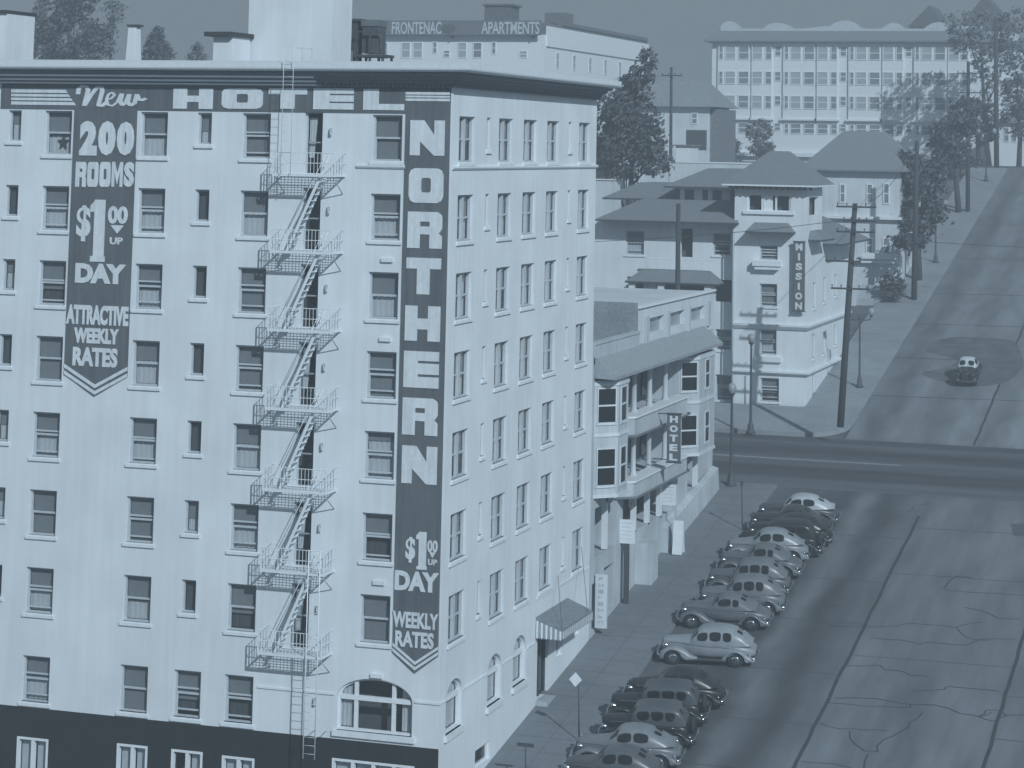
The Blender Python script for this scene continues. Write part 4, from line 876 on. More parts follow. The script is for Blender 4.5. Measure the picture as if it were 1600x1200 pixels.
def sgp(v, p): return math.copysign(abs(v) ** p, v)
def build_car(kind):
    K = KINDS[kind]; root = thing('parked_car', (0, 0, 0), None, 'car', 'cars parked along the kerb')
    ax = lambda X: Matrix.Translation(X) @ Matrix.Rotation(math.pi / 2, 4, 'X')
    b = MB(); N = 20
    rings = [[(x, hw * sgp(math.cos(2 * math.pi * k / N), .55), (zb + zt) / 2 + (zt - zb) / 2 * sgp(math.sin(2 * math.pi * k / N), .55)) for k in range(N)] for x, hw, zb, zt in smooth_st(K['body'])]
    b.loft(rings); body = b.build('body', paint(.1), root)
    cs = smooth_st(K['cab']); e = 2 / K['cn']
    def cabp(x, t, off=0.0):
        hw, zt = interp(cs, x); base = K['cb']; bw = interp(smooth_st(K['body']), x)[0] * .96; h = max(zt - base, .02)
        f = lambda t: Vector((x, (hw + (max(bw, hw) - hw) * (1 - abs(math.sin(t))) ** 2) * sgp(math.cos(t), e), base + h * sgp(max(math.sin(t), 0), e)))
        p = f(t)
        if off:
            q = f(min(t + .04, math.pi)) - f(max(t - .04, 0)); n = Vector((0, q.z, -q.y)).normalized(); p = p + n * off
            hw2, zt2 = interp(cs, x + .05); p = p + Vector((-(zt2 - zt) * 2.5 * off * abs(n.z) * 2, 0, 0))
        return p
    M = 18; b = MB(); b.loft([[cabp(x, math.pi * k / M) for k in range(M + 1)] for x, *_ in cs], closed=False, cap=False)
    roof = b.build('cabin_roof', paint(.1), root)
    def glass(name, xa, xb, ta, tb, side=False):
        b = MB(); n = 8; rows = []
        for i in range(n + 1):
            row = []
            for j in range(n + 1):
                a, c = -1 + 2 * i / n, -1 + 2 * j / n
                A, Cc = a * math.sqrt(1 - c * c * .32), c * math.sqrt(1 - a * a * .32)
                row.append(cabp((xa + xb) / 2 + (xb - xa) / 2 * A, (ta + tb) / 2 + (tb - ta) / 2 * Cc, .012))
            rows.append(row)
        b.loft(rows, closed=False, cap=False); return b.build(name, M_CARGLASS, root)
    lo_, hi_ = (.20, .80) if kind != 'boxy' else (.10, .62)
    tl = lambda f: math.asin(min(1, f ** (1 / e)))
    for xa, xb in K['side']:
        ta, tb = tl(.30), tl(.80); glass('side_window', xa, xb, ta, tb); glass('side_window', xa, xb, math.pi - tb, math.pi - ta)
    xa, xb = K['wind']; glass('windscreen', xa + .03, xb + .02, math.pi * .24, math.pi * .48); glass('windscreen', xa + .03, xb + .02, math.pi * .52, math.pi * .76)
    xa, xb = K['rear']; glass('rear_window', xa, xb, math.pi * .36, math.pi * .485); glass('rear_window', xa, xb, math.pi * .515, math.pi * .64)
    wf, wr = K['wx']; R = .36
    def fender(pts, xw, s, name):
        b = MB(); rings = []; y0 = .40 * s; y1 = .87 * s if kind != 'boxy' else .84 * s
        for x, zt, wsc in smooth_st(pts, 4):
            zb = .30
            if abs(x - xw) < .42: zb = max(.30, .34 + math.sqrt(max(0, .42 ** 2 - (x - xw) ** 2)))
            zb = min(zb, zt - .05); yo = y0 + (y1 - y0) * wsc; ring = []
            for k in range(9):
                t = math.pi * k / 8; ring.append((x, (y0 + yo) / 2 + (yo - y0) / 2 * sgp(math.cos(t), .6), zt - (zt - max(zb, zt - .30)) * (1 - sgp(max(math.sin(t), 0), .6))))
            ring += [(x, y0, zb), (x, yo, zb)][::1]
            rings.append(ring)
        b.loft(rings); return b.build(name, paint(.1), root)
    for s in (1, -1):
        fender([(wf - .62, .46, .72), (wf - .50, .66, .9), (wf - .2, .84, 1), (wf + .15, .87, 1), (wf + .5, .74, 1), (wf + .8, .52, .98), (wf + 1.1, .38, .95)], wf, s, 'front_fender')
        fender([(wr - .62, .40, .95), (wr - .45, .62, .98), (wr - .15, .84, 1), (wr + .15, .84, 1), (wr + .45, .66, .97), (wr + .75, .44, .85), (wr + .86, .36, .7)], wr, s, 'rear_fender')
        b = MB(); b.box(wf + .9, s * .45, .31, wr - .5, s * .86, .37); b.build('running_board', M_CAST, root)
        for xw in (wf, wr):
            X = ax((xw, s * .72 + .085, 0)); b = MB(); X = Matrix.Translation((xw, s * .72, R)) @ Matrix.Rotation(math.pi / 2, 4, 'X')
            b.lathe([(.10, -.075), (.30, -.075), (.35, -.06), (R, -.02), (R, .02), (.35, .06), (.30, .075), (.10, .075)], 20, 0, X); wh = b.build('wheel', M_TYRE, root)
            b = MB(); X2 = X @ Matrix.Translation((0, 0, -s * .06)); b.lathe([(.21, -.012 - (.01 if s > 0 else -.03)), (.19, -.03 if s > 0 else .045), (.10, -.045 if s > 0 else .06), (.02, -.05 if s > 0 else .065)], 16, 0, X2); b.build('hubcap', M_CHROME, wh)
        hx = wf - .42 if kind != 'boxy' else .42
        b = MB(); X = Matrix.Translation((hx, s * .52, .88)) @ Matrix.Rotation(-math.pi / 2, 4, 'Y')
        b.lathe([(.03, -.22), (.08, -.16), (.11, -.05), (.115, 0), (.09, .035), (.02, .05)], 12, 0, X); b.build('headlight', M_CHROME, root)
        b = MB(); X = Matrix.Translation((wr + .62, s * .70, .62)) @ Matrix.Rotation(math.pi / 2, 4, 'Y'); b.lathe([(.05, -.05), (.05, .03), (.02, .05)], 10, 0, X); b.build('tail_light', M_CHROME, root)
    b = MB()
    for k in range(9): y = -.17 + .34 * k / 8; b.box(.365 if kind != 'boxy' else .325, y - .012, .52, .50 if kind != 'boxy' else .45, y + .012, .96)
    b.build('grille', M_CHROME, root)
    for x0, dr in ((.14, 1), (K['L'] - .08, -1)):
        b = MB(); b.tube([(x0 + dr * .20, -.80, .46), (x0 + dr * .06, -.55, .46), (x0, 0, .46), (x0 + dr * .06, .55, .46), (x0 + dr * .20, .80, .46)], .045, 8)
        b.build('bumper', M_CHROME, root)
        q = MB(); q.box(min(x0, x0 + dr * .5) + .03, -.34, .43, max(x0, x0 + dr * .5), .34, .49); q.build('bumper_iron', M_CAST, root)
    for s in (1, -1):
        b = MB(); bs = smooth_st(K['body']); xs = [.7 + .3 * k for k in range(11)]; b.tube([(x, s * (interp(bs, x)[0] * .985 + .012), interp(bs, x)[1] + (interp(bs, x)[2] - interp(bs, x)[1]) * .78) for x in xs], .012, 5); b.build('belt_trim', M_CHROME, root)
    b = MB(); b.box(K['L'] - .02, -.18, .55, K['L'] + .0, .18, .68); b.build('licence_plate', mat('plate_enamel', .20, .5, .1, 5), root)
    if kind == 'boxy':
        b = MB(); X = Matrix.Translation((4.32, 0, .88)) @ Matrix.Rotation(math.pi / 2, 4, 'Y') ; b.lathe([(.12, -.09), (.30, -.09), (.36, -.03), (.36, .03), (.30, .09), (.12, .09)], 20, 0, X); sp = b.build('spare_wheel', M_TYRE, root)
        b = MB(); b.lathe([(.28, .07), (.26, .10), (.05, .115)], 18, 0, X); b.build('spare_cover', paint(.1), sp)
    return root
PROTO = {}; rv = random.Random(31)
def place_car(kind, u, v, col, roofcol, label, hz=1.66, yaw=8.0, on='road'):
    if kind not in PROTO: PROTO[kind] = build_car(kind); c = PROTO[kind]; first = True
    else: c = copy_tree(PROTO[kind])
    K = KINDS[kind]; xc = 2.8
    p = ongr(u, v, G, Z0 + RZ + hz) if on == 'road' else ongr(u, v, .187, 5.3 - .187 * 68 + RZ + hz)
    a = R_(yaw); g = G if on == 'road' else .187
    ex = Vector((math.cos(a), math.sin(a), g * math.sin(a))).normalized(); n = Vector((0, -g, 1)).normalized(); ey = n.cross(ex)
    pos = Vector((p.x, p.y, gz(p.y) + RZ)) - ex * xc
    sl, sw_, sh = (rv.uniform(.96, 1.05), rv.uniform(.97, 1.03), rv.uniform(.96, 1.04)) if on == 'road' else (1, 1, 1)
    ex, ey, n = ex * sl, ey * sw_, n * sh; pos = Vector((p.x, p.y, gz(p.y) + RZ)) - ex * xc
    c.matrix_world = Matrix(((ex.x, ey.x, n.x, pos.x), (ex.y, ey.y, n.y, pos.y), (ex.z, ey.z, n.z, pos.z), (0, 0, 0, 1)))
    tag(c, label)
    def recolour(o):
        nm = o.name.split('.')[0]
        if nm in ('body', 'front_fender', 'rear_fender', 'cabin_roof', 'spare_cover'):
            o.material_slots[0].link = 'OBJECT'; o.material_slots[0].material = paint(roofcol if nm == 'cabin_roof' else col)
        for ch in o.children: recolour(ch)
    recolour(c); return c
CARS = [
 ('fast', 972, 1162, .07, .10, 'dark grey rounded sedan nearest the camera, cut off by the bottom edge'),
 ('fast', 995, 1128, .16, .20, 'mid grey humpbacked sedan second from the bottom, in front of the black boxy cars'),
 ('boxy', 1031, 1093, .018, .09, 'black boxy sedan with grey roof next to the mid grey humpbacked sedan'),
 ('boxy', 1047, 1061, .020, .08, 'black boxy sedan with grey roof between two other black cars'),
 ('fast', 1067, 1040, .022, .028, 'all black car beside the pale grey sedan with three side windows'),
 ('sedan', 1121, 972, .26, .27, 'pale grey sedan showing three side windows and its whole flank'),
 ('coupe', 1147, 924, .13, .15, 'grey coupe parked directly uphill of the pale grey three-window sedan'),
 ('sedan', 1172, 898, .15, .17, 'light grey sedan with a bright rear wheel, uphill of the grey coupe'),
 ('sedan', 1182, 871, .11, .16, 'grey sedan with two dark side windows, eighth from the bottom of the row'),
 ('coupe', 1201, 849, .12, .14, 'grey coupe just below the car with the pale rounded roof'),
 ('fast', 1209, 825, .22, .26, 'car with a pale rounded roof and tail in the upper half of the row'),
 ('boxy', 1236, 812, .018, .022, 'black car half hidden above the pale rounded roof'),
 ('fast', 1244, 800, .020, .025, 'long glossy black sedan with bright lamps near the top of the row'),
 ('coupe', 1247, 787, .035, .05, 'dark sedan third from the top, under the white-roofed car'),
 ('fast', 1257, 769, .07, .42, 'dark car with a white roof at the uphill end of the row')]
rc = random.Random(3)
for i, (kd, u, v, c, rcol, lab) in enumerate(CARS):
    place_car(kd, u, v, c, rcol, lab, hz={'fast': 1.66, 'sedan': 1.77, 'boxy': 1.80, 'coupe': 1.60}[kd], yaw=8 + rc.uniform(-2.5, 2.5))
c = place_car('coupe', 1513, 556, .02, .50, 'lone car with a white roof driving on the uphill street over the dark patch', hz=1.6, yaw=92, on='hill')
if 'group' in c: del c['group']
for ch in c.children:
    if ch.name.split('.')[0] in ('bumper', 'headlight', 'tail_light', 'grille'): ch.material_slots[0].link = 'OBJECT'; ch.material_slots[0].material = M_CAST

# ================================================================== POLES, LAMPS, POSTS
def utility_pole(base, top, arms, label, r=.17):
    base, top = Vector(base), Vector(top); t = thing('utility_pole', base, label, 'utility pole')
    b = MB(); b.tube([base - Vector((0, 0, .3)), base.lerp(top, .5), top], [r * 1.15, r, r * .78], 9); b.build('pole', M_TIMBER, t)
    for f, half, sh in arms:
        p = base.lerp(top, f); b = MB(); b.box(p.x - half + sh, p.y - r - .12, p.z - .06, p.x + half + sh, p.y - r, p.z + .06); a = b.build('crossarm', M_TIMBER, t)
        q = MB(); n = max(2, int(half * 2 / .55))
        for k in range(n + 1):
            x = p.x - half + sh + .08 + (2 * half - .16) * k / n; q = MB(); q.lathe([(.02, 0), (.02, .08), (.05, .09), (.055, .16), (.02, .20)], 7, 0, Matrix.Translation((x, p.y - r - .06, p.z + .06))); q.build('insulator', M_CAST, a)
    return t
def topof(base, u, v): return ony(u, v, base[1])
def hillbase(u, v): p = ongr(u, v, .187, 5.3 - .187 * 68); return Vector((p.x, p.y, gz(p.y)))
p0 = onz(1313, 660, gz(74.5)); utility_pole(p0, topof(p0, 1336, 318), [(.985, 1.35, .15), (.92, 1.1, .4), (.87, 1.3, .2), (.735, 1.2, -.5), (.61, 1.3, .1)], 'leaning wooden utility pole with five crossarms at the street corner', .21)
p1 = hillbase(1428, 468); utility_pole(p1, topof(p1, 1433, 220), [(.36, .5, .0)], 'bare dark utility pole on the hill sidewalk beside the leafy street tree', .22)
p2 = hillbase(1512, 330); utility_pole(p2, topof(p2, 1513, 96), [(.92, 1.2, .1), (.79, 1.2, .1)], 'utility pole with two crossarms farther up the hill sidewalk', .20)
p3 = hillbase(1557, 250); utility_pole(p3, topof(p3, 1556, 28), [], 'thick distant utility pole at the top end of the hill street', .26)
p4 = Vector((ony(1049, 228, 118).x, 118, gz(118))); utility_pole(p4, topof(p4, 1049, 105), [(.955, 1.0, .1)], 'thin utility pole with one crossarm right of the big tree behind the hotel', .16)
p5 = Vector((ony(1060, 430, 64).x, 64, gz(64))); utility_pole(p5, topof(p5, 1060, 318), [], 'dark post rising in front of the shingled eaves of the corner hotel', .19)
def wire(a, c, sag, label):
    a, c = Vector(a), Vector(c); t = MB(); t.tube([a.lerp(c, k / 12) - Vector((0, 0, sag * 4 * (k / 12) * (1 - k / 12))) for k in range(13)], .022, 5)
    return tag(t.build('overhead_wire', mat('wire_rubber', .06, .7, 0), None, tuple(a)), label, 'wire')
h1, h2, h3 = topof(p0, 1336, 318), topof(p1, 1433, 220), topof(p2, 1513, 96)
wire((h1.x + .9, p0.y, p0.z + (h1.z - p0.z) * .985 + .25), (h2.x - .1, p1.y, h2.z - .2), .7, 'thin wire from the top of the leaning crossarm pole uphill to the bare pole')
wire((p1.x + .5, p1.y - .2, ony(1433, 377, p1.y).z), (60, p1.y + 6, ony(1433, 377, p1.y).z - .2), .5, 'thin wire crossing above the hill street from the bare utility pole')
wire((h2.x + .1, p1.y, h2.z - .3), (h3.x, p2.y, p2.z + (h3.z - p2.z) * .79), .9, 'thin wire between the bare utility pole and the pole with two crossarms')
wire((h1.x - .9, p0.y, p0.z + (h1.z - p0.z) * .92), (-40, 66, 18), 1.2, 'thin wire running left from the leaning crossarm pole past the corner hotel')
def lamp(base, h, globes, label, s=1.0):
    t = thing('street_lamp', base, label, 'street lamp', 'old street lamps with globes'); B = Vector(base)
    b = MB(); b.lathe([(.28 * s, 0), (.28 * s, .12), (.20 * s, .18), (.18 * s, .55), (.11 * s, .70), (.08 * s, 1.0), (.06 * s, h - .5), (.09 * s, h - .4), (.05 * s, h - .3)], 12, 0, Matrix.Translation(B)); b.build('post', M_CAST, t)
    if globes == 1:
        g = MB(); g.lathe([(.08, h - .3), (.14, h - .25), (.24, h - .02), (.26, h + .12), (.18, h + .32), (.03, h + .40)], 14, 0, Matrix.Translation(B)); g.build('globe', M_GLOBE, t)
        g = MB(); g.lathe([(.10, h - .36), (.20, h - .24), (.22, h - .20)], 14, 0, Matrix.Translation(B)); g.build('globe_holder', M_CAST, t)
    else:
        b = MB(); b.tube([B + Vector((-.85, 0, h - .25)), B + Vector((-.75, 0, h - .55)), B + Vector((-.3, 0, h - .62)), B + Vector((0, 0, h - .45)), B + Vector((.3, 0, h - .62)), B + Vector((.75, 0, h - .55)), B + Vector((.85, 0, h - .25))], .04, 7); b.build('arm', M_CAST, t)
        for x in (-.85, .85):
            g = MB(); X = Matrix.Translation(B + Vector((x, 0, h - .28))); g.lathe([(.10, 0), (.20, .12), (.24, .30), (.21, .46), (.10, .58), (.02, .62)], 12, 0, X); g.build('globe', M_GLOBE, t)
            g = MB(); g.lathe([(.03, -.08), (.13, -.02), (.14, .05)], 10, 0, X); g.build('globe_holder', M_CAST, t)
    return t
q = onz(1173, 655, gz(73)); lamp((q.x, q.y, gz(q.y)), ony(1173, 530, q.y).z - gz(q.y), 1, 'single globe street lamp on the sidewalk before the corner hotel with shingled eaves', 1.2)
lamp((.9, 45.6, gz(45.2)), ony(1122, 606, 45.6).z - gz(45.6), 1, 'single globe street lamp at the far end of the boarding house', 1.2)
for (u, v, vt, lab) in ((1343, 605, 487, 'two-globe street lamp standing just right of the leaning utility pole'), (1462, 410, 318, 'two-globe street lamp under the leafy street tree halfway up the hill'), (1541, 283, 205, 'two-globe street lamp near the top of the hill street')):
    q = hillbase(u, v); lamp(q, ony(u, vt, q.y).z - q.z, 2, lab)
def kerb_post(u, v, vt, label, head):
    q = ongr(u, v); q = Vector((q.x, q.y, gz(q.y))); top = ony(u - 1, vt, q.y); t = thing('sign_post', q, label, 'sign post')
    b = MB(); b.tube([q - Vector((0, 0, .1)), top], .032, 7); b.build('post', M_CAST, t)
    if head == 'diamond': b = MB(); s = .29; b.prism([(top.x - s, q.y, top.z - .10), (top.x, q.y, top.z - .10 - s * 1.05), (top.x + s, q.y, top.z - .10), (top.x, q.y, top.z - .10 + s * 1.05)], (-.12, -.07, 0), (-.12, -.04, 0)); b.build('sign_plate', M_TRIM, t)
    if head == 'bar': b = MB(); b.box(top.x - .36, q.y - .03, top.z - .12, top.x + .36, q.y + .03, top.z + .02); b.build('sign_plate', M_CAST, t)
    if head == 'plain': b = MB(); b.box(top.x - .07, q.y - .05, top.z - .02, top.x + .07, q.y + .05, top.z + .22); b.build('cap', M_CAST, t)
kerb_post(905, 1158, 1058, 'slim kerb post with a white diamond plate near the two boxy black cars', 'diamond')
kerb_post(1160, 828, 758, 'thin dark kerb post beside the upper parked cars', 'plain')
kerb_post(822, 1225, 1162, 'short crossbar post added in place of a T-shaped cast shadow at the bottom edge of the picture', 'bar')  # added post standing in for a shadow cast on the sidewalk
q = Vector((-.1, 0, 0)); 
# ================================================================== TREES
def tree(base, top, crown, label, m=M_LEAF, n=2600, leaf=.30, name='tree', conic=False, seed=1, group=None, trunk_r=.25):
    """crown: list of (centre, radii) lobes; leaves are small tilted faces in clumps"""
    r = random.Random(seed); t = thing(name, base, label, 'tree', group); B = Vector(base)
    b = MB(); T_ = Vector(top); b.tube([B - Vector((0, 0, .3)), B.lerp(T_, .35) + Vector((r.uniform(-.2, .2), 0, 0)), B.lerp(T_, .7), T_], [trunk_r * 1.3, trunk_r, trunk_r * .6, trunk_r * .15], 8); tk = b.build('trunk', M_BARK, t)
    b = MB()
    for c, rad in crown:
        c = Vector(c); s = B.lerp(T_, r.uniform(.3, .6)); b.tube([s, s.lerp(c, .6) + Vector((0, 0, .2)), c + Vector((0, 0, rad[2] * .4))], [trunk_r * .45, trunk_r * .25, .03], 6)
    if not conic: b.build('limbs', M_BARK, t)
    b = MB(); tot = sum(c[1][0] * c[1][2] for c in crown)
    for c, rad in crown:
        c = Vector(c); k = max(12, int(n * rad[0] * rad[2] / tot / 14))
        for _ in range(k):
            while True:
                d = Vector((r.uniform(-1, 1), r.uniform(-1, 1), r.uniform(-1, 1)))
                if d.length < 1: break
            d = d.normalized() * d.length ** .45
            if conic: f = (1 - (d.z + 1) / 2) ** .9 + .05; d = Vector((d.x * f, d.y * f, d.z))
            cc = c + Vector((d.x * rad[0], d.y * rad[1], d.z * rad[2])); cr = leaf * r.uniform(1.2, 2.6)
            for _ in range(14):
                p = cc + Vector((r.gauss(0, 1), r.gauss(0, 1), r.gauss(0, .7))) * cr * .5
                a = Vector((r.gauss(0, 1), r.gauss(0, 1), r.gauss(0, 1))).normalized(); q = a.orthogonal().normalized(); s = leaf * r.uniform(.5, 1.1)
                q2 = a.cross(q); b.face([p - q * s, p + q2 * s * .5, p + q * s, p - q2 * s * .5])
    me = bpy.data.meshes.new('crown'); o0 = Vector(base); me.from_pydata([tuple(Vector(v) - o0) for v in b.v], [], b.f); me.materials.append(m); me.update()
    o = bpy.data.objects.new('crown', me); COL.objects.link(o); o.parent = t; return t
def lob(y, *ls): return [(ony(u, v, y + dy), (ru * k_(y), ru * k_(y), rv * k_(y))) for u, v, ru, rv, dy in ls]
def k_(y): return (RF.dot(Vector((-10, y, 15)) - CAM)) / FPX
y = 96; base = (ony(985, 280, y).x, y, gz(y))
tree(base, ony(990, 110, y), lob(y, (975, 240, 46, 42, 0), (985, 180, 44, 42, 1), (960, 170, 28, 30, -1), (1005, 215, 34, 40, 0), (1000, 120, 20, 22, 0), (985, 140, 24, 22, 1), (1012, 92, 14, 14, 0), (1025, 255, 22, 26, -1), (940, 230, 30, 40, 1)), 'big leafy tree rising between the tall hotel and the far pale houses', n=9000, leaf=.26, seed=4)
y = 118; base = (ony(115, 100, y).x, y, gz(y))
tree(base, ony(110, -30, y), lob(y, (105, 50, 52, 38, 0), (90, 20, 42, 30, 1), (120, -10, 40, 34, 0), (150, 62, 26, 20, 0), (70, 75, 28, 24, -1), (120, 85, 44, 18, 0)), 'dark bushy tree behind the roof at the far left', n=7000, leaf=.30, seed=8)
y = 118; base = (ony(172, 100, y).x, y, gz(y))
tree(base, ony(176, 0, y), lob(y, (165, 75, 18, 20, 0), (178, 20, 22, 22, 0), (172, 48, 10, 12, 0)), 'sparse pale tree beside the dark bushy tree at the far left', m=M_LEAF2, n=700, leaf=.26, seed=9)
for u, v0, ru, sd, lab, m_, n_ in ((245, 42, 27, 3, 'small pointed dark fir behind the slim rooftop chimney', M_LEAF, 3000), (308, 66, 16, 5, 'faint little pale fir left of the low rooftop hut', M_LEAF2, 900)):
    y = 112; base = (ony(u, 100, y).x, y, gz(y)); tp = ony(u, v0, y); bt = ony(u, 112, y); h = (tp.z - bt.z) / 2
    tree(base, tp, [((base[0], y, bt.z + h), (ru * k_(y) * 1.25, ru * k_(y) * 1.25, h))], lab, m=m_, n=n_, leaf=.22, name='fir_tree', conic=True, seed=sd)
for (u, vb, y, ls, lab, m_, n_, sd) in (
  (1436, 405, 112, ((1432, 310, 30, 40, 0), (1420, 265, 26, 30, 1), (1450, 285, 24, 30, 0), (1440, 350, 20, 26, 0), (1412, 330, 16, 40, 2), (1462, 330, 16, 18, 0)), 'leafy street tree on the hill sidewalk behind the bare utility pole', M_LEAF, 5000, 12),
  (1498, 300, 140, ((1492, 215, 26, 34, 0), (1478, 250, 22, 24, 0), (1508, 180, 24, 30, 1), (1470, 215, 20, 26, 2)), 'street tree farther uphill below the long apartment block', M_LEAF, 3600, 13),
  (1545, 230, 186, ((1530, 60, 44, 46, 0), (1568, 100, 40, 50, 0), (1505, 45, 28, 30, 0), (1590, 60, 34, 50, 0), (1560, 165, 30, 26, 0)), 'large pale hazy tree in the top right corner', M_LEAF2, 5200, 14),
  (1592, 250, 176, ((1590, 150, 18, 34, 0), (1600, 200, 16, 24, 0)), 'dark tree at the right edge beside the small white house', M_LEAF, 1500, 15),
  (1530, 226, 180, ((1525, 180, 22, 26, 0), (1538, 205, 18, 20, 0)), 'dark round tree left of the thick distant pole', M_LEAF, 1800, 16)):
    base = (ony(u, vb, y).x, y, gz(y)); tree(base, ony(ls[0][0], ls[0][1] - ls[0][3] * .6, y), lob(y, *ls), lab, m=m_, n=n_, leaf=.28, seed=sd)
def shrub(u, v, ru, rv, y, label, sd, m=M_LEAF): 
    base = ony(u, v + rv, y); tree((base.x, y, base.z - .4), ony(u, v, y), lob(y, (u, v, ru, rv, 0)), label, m=m, n=900, leaf=.24, name='shrub', seed=sd, trunk_r=.08)['category'] = 'shrub'
shrub(1185, 205, 22, 18, 190, 'dark round shrub before the lowest windows of the long apartment block', 21)
shrub(1140, 228, 16, 12, 190, 'small shrub at the left foot of the long apartment block', 22)
shrub(1190, 232, 20, 10, 187, 'low shrub below the dark round shrub at the apartment block', 23)
shrub(1420, 378, 24, 9, 108, 'clipped dark hedge bush at the foot of the bare utility pole', 24)
shrub(1415, 345, 18, 16, 111, 'tall dark bush between the pale house and the street tree', 25)
shrub(1500, 252, 28, 8, 158, 'long low hedge behind the pole with two crossarms', 26)
shrub(1395, 446, 14, 22, 104, 'bush beside the porch steps of the pale house up the hill', 27)

# ================================================================== FAR BUILDINGS
def simple_window(par, P, N, u0, u1, z0, z1, pane, cache={}):
    key = (round(u1 - u0, 2), round(z1 - z0, 2), N, pane.name); Nv = Vector(N)
    if key not in cache:
        w_, h_ = u1 - u0, z1 - z0; Q = (lambda u, z, d: Vector((u, d, z))) if N[1] else (lambda u, z, d: Vector((-d, u, z)))
        b = MB(); f = .10
        for a, c, d, e in ((0, f, 0, h_), (w_ - f, w_, 0, h_), (f, w_ - f, h_ - f, h_), (f, w_ - f, 0, f), (f, w_ - f, h_ * .5 - .05, h_ * .5 + .05)):
            p, q = Q(a, d, -.05), Q(c, e, .02); b.box(*p, *q)
        g = MB(); p = [Q(f, f, -.01), Q(w_ - f, f, -.01), Q(w_ - f, h_ - f, -.01), Q(f, h_ - f, -.01)]; g.face(p)
        cache[key] = (b.mesh('window', M_TRIM), g.mesh('pane', pane))
    o = sub('window', cache[key][0], par); o.location = P(u0, z0) - Vector(ORG[par.name]); sub('pane', cache[key][1], o); return o
M_FARPANE = mat('far_window_glass', .22, .35, .15, 1); M_FARPANE2 = mat('far_window_blind', .38, .6, .1, 1)
# apartments with the long roof sign
y = 140; A0, A1 = ony(540, 100, y).x, ony(850, 100, y).x; zt = ony(700, 54, y).z; zb = gz(y)
ap = thing('apartment_house', ((A0 + A1) / 2, y, zb), 'white apartment house behind the hotel with a long lettered board along its roof edge', 'building')
yb = onx(1012, 60, A1).y
b = MB(); b.box(A0, y, zb - 2, A1, yb, zt); b.build('wall', M_TRIM, ap)
pts = [(860, 33, 1.0), (1012, 60, 1.0)]
b = MB(); b.box(A1 - 6, y + .5, zt + .002, A1 - .003, yb, zt + 1.3); b.box(A1 - .5, y + 6, zt + 1.302, A1 + .15, yb - .4, zt + 1.7); b.build('roof', M_ROOFD, ap)
b = MB(); b.box(A1 - .003, y + .5, zt - 1.2, A1 + .18, yb, zt + .95); b.build('side_parapet', M_TRIM, ap)
p, q = ony(886, 22, y + 6), ony(912, 42, y + 6); b = MB(); b.box(A1 - 3, y + 9, zt + 1.7, A1 - .6, y + 12, zt + 2.9); b.build('roof_hut', M_ROOFD, ap)
p, q = ony(757, 9, y + 3), ony(797, 30, y + 3); b = MB(); b.box(p.x, y + 3, zt, q.x, y + 6, p.z); b.box(p.x - .2, y + 2.8, p.z, q.x + .3, y + 6.2, p.z + .2); b.build('roof_hut', mat('hut_boards', .12, .9, .2, 3), ap)
for (u0, v0, u1, v1, pn) in ((627, 66, 641, 91, 0), (645, 66, 660, 91, 0), (676, 65, 683, 84, 1), (693, 78, 703, 90, 1), (715, 66, 729, 91, 0), (739, 66, 753, 91, 1), (768, 65, 775, 85, 1), (811, 79, 824, 91, 0), (592, 66, 606, 91, 0), (893, 64, 893, 90, 0)):
    if u1 - u0 < 2: continue
    p, q = ony(u0, v0, y), ony(u1, v1, y); simple_window(ap, lambda u, z: Vector((u, y, z)), (0, 1, 0), p.x, q.x, q.z, p.z, M_FARPANE if pn else M_FARPANE2)
for k in range(6):
    yy = y + 4 + k * 6.0; simple_window(ap, lambda u, z: Vector((A1, u, z)), (-1, 0, 0), yy, yy + 1.2, zt - 3.4, zt - 1.7, M_FARPANE2)
p, q = ony(568, 32, y - .8), ony(845, 55, y - .8)
rsn = thing('roof_sign', ((p.x + q.x) / 2, y - .8, q.z), 'long dark lettered signboard on the roof edge of the white apartment house', 'sign')
b = MB(); b.box(p.x, y - .8, q.z, q.x, y - .65, p.z); b.build('panel', mat('roof_sign_board', .15, .85, .2, 3), rsn)
b = MB(); 
for x in (p.x + 1, (p.x + q.x) / 2, q.x - 1): b.box(x - .05, y - .64, q.z - .3, x + .05, y + .1, q.z + .05)
b.build('strut', M_CAST, rsn)
for txt, u0, u1 in (('FRONTENAC', 612, 690), ('APARTMENTS', 752, 843)):
    b = MB(); A, Bc = ony(u0, 53.5, y - .8), ony(u1, 34, y - .8); put(b, font_polys(txt, .02), (A.x, y - .8, A.z), (Bc.x, y - .8, Bc.z), .05, (0, -1, 0)); b.build('lettering', mat('faded_letter_paint', .50, .8, .2, 5), rsn)
b = MB(); A, Bc = ony(690, 52, y - .8), ony(712, 37, y - .8); put(b, [[(.5 + .5 * math.cos(k * .5236), .5 + .5 * math.sin(k * .5236)) for k in range(12)]], (A.x, y - .8, A.z), (Bc.x, y - .8, Bc.z), .04, (0, -1, 0)); b.build('emblem', mat('emblem_paint', .10, .8, .1, 5), rsn)
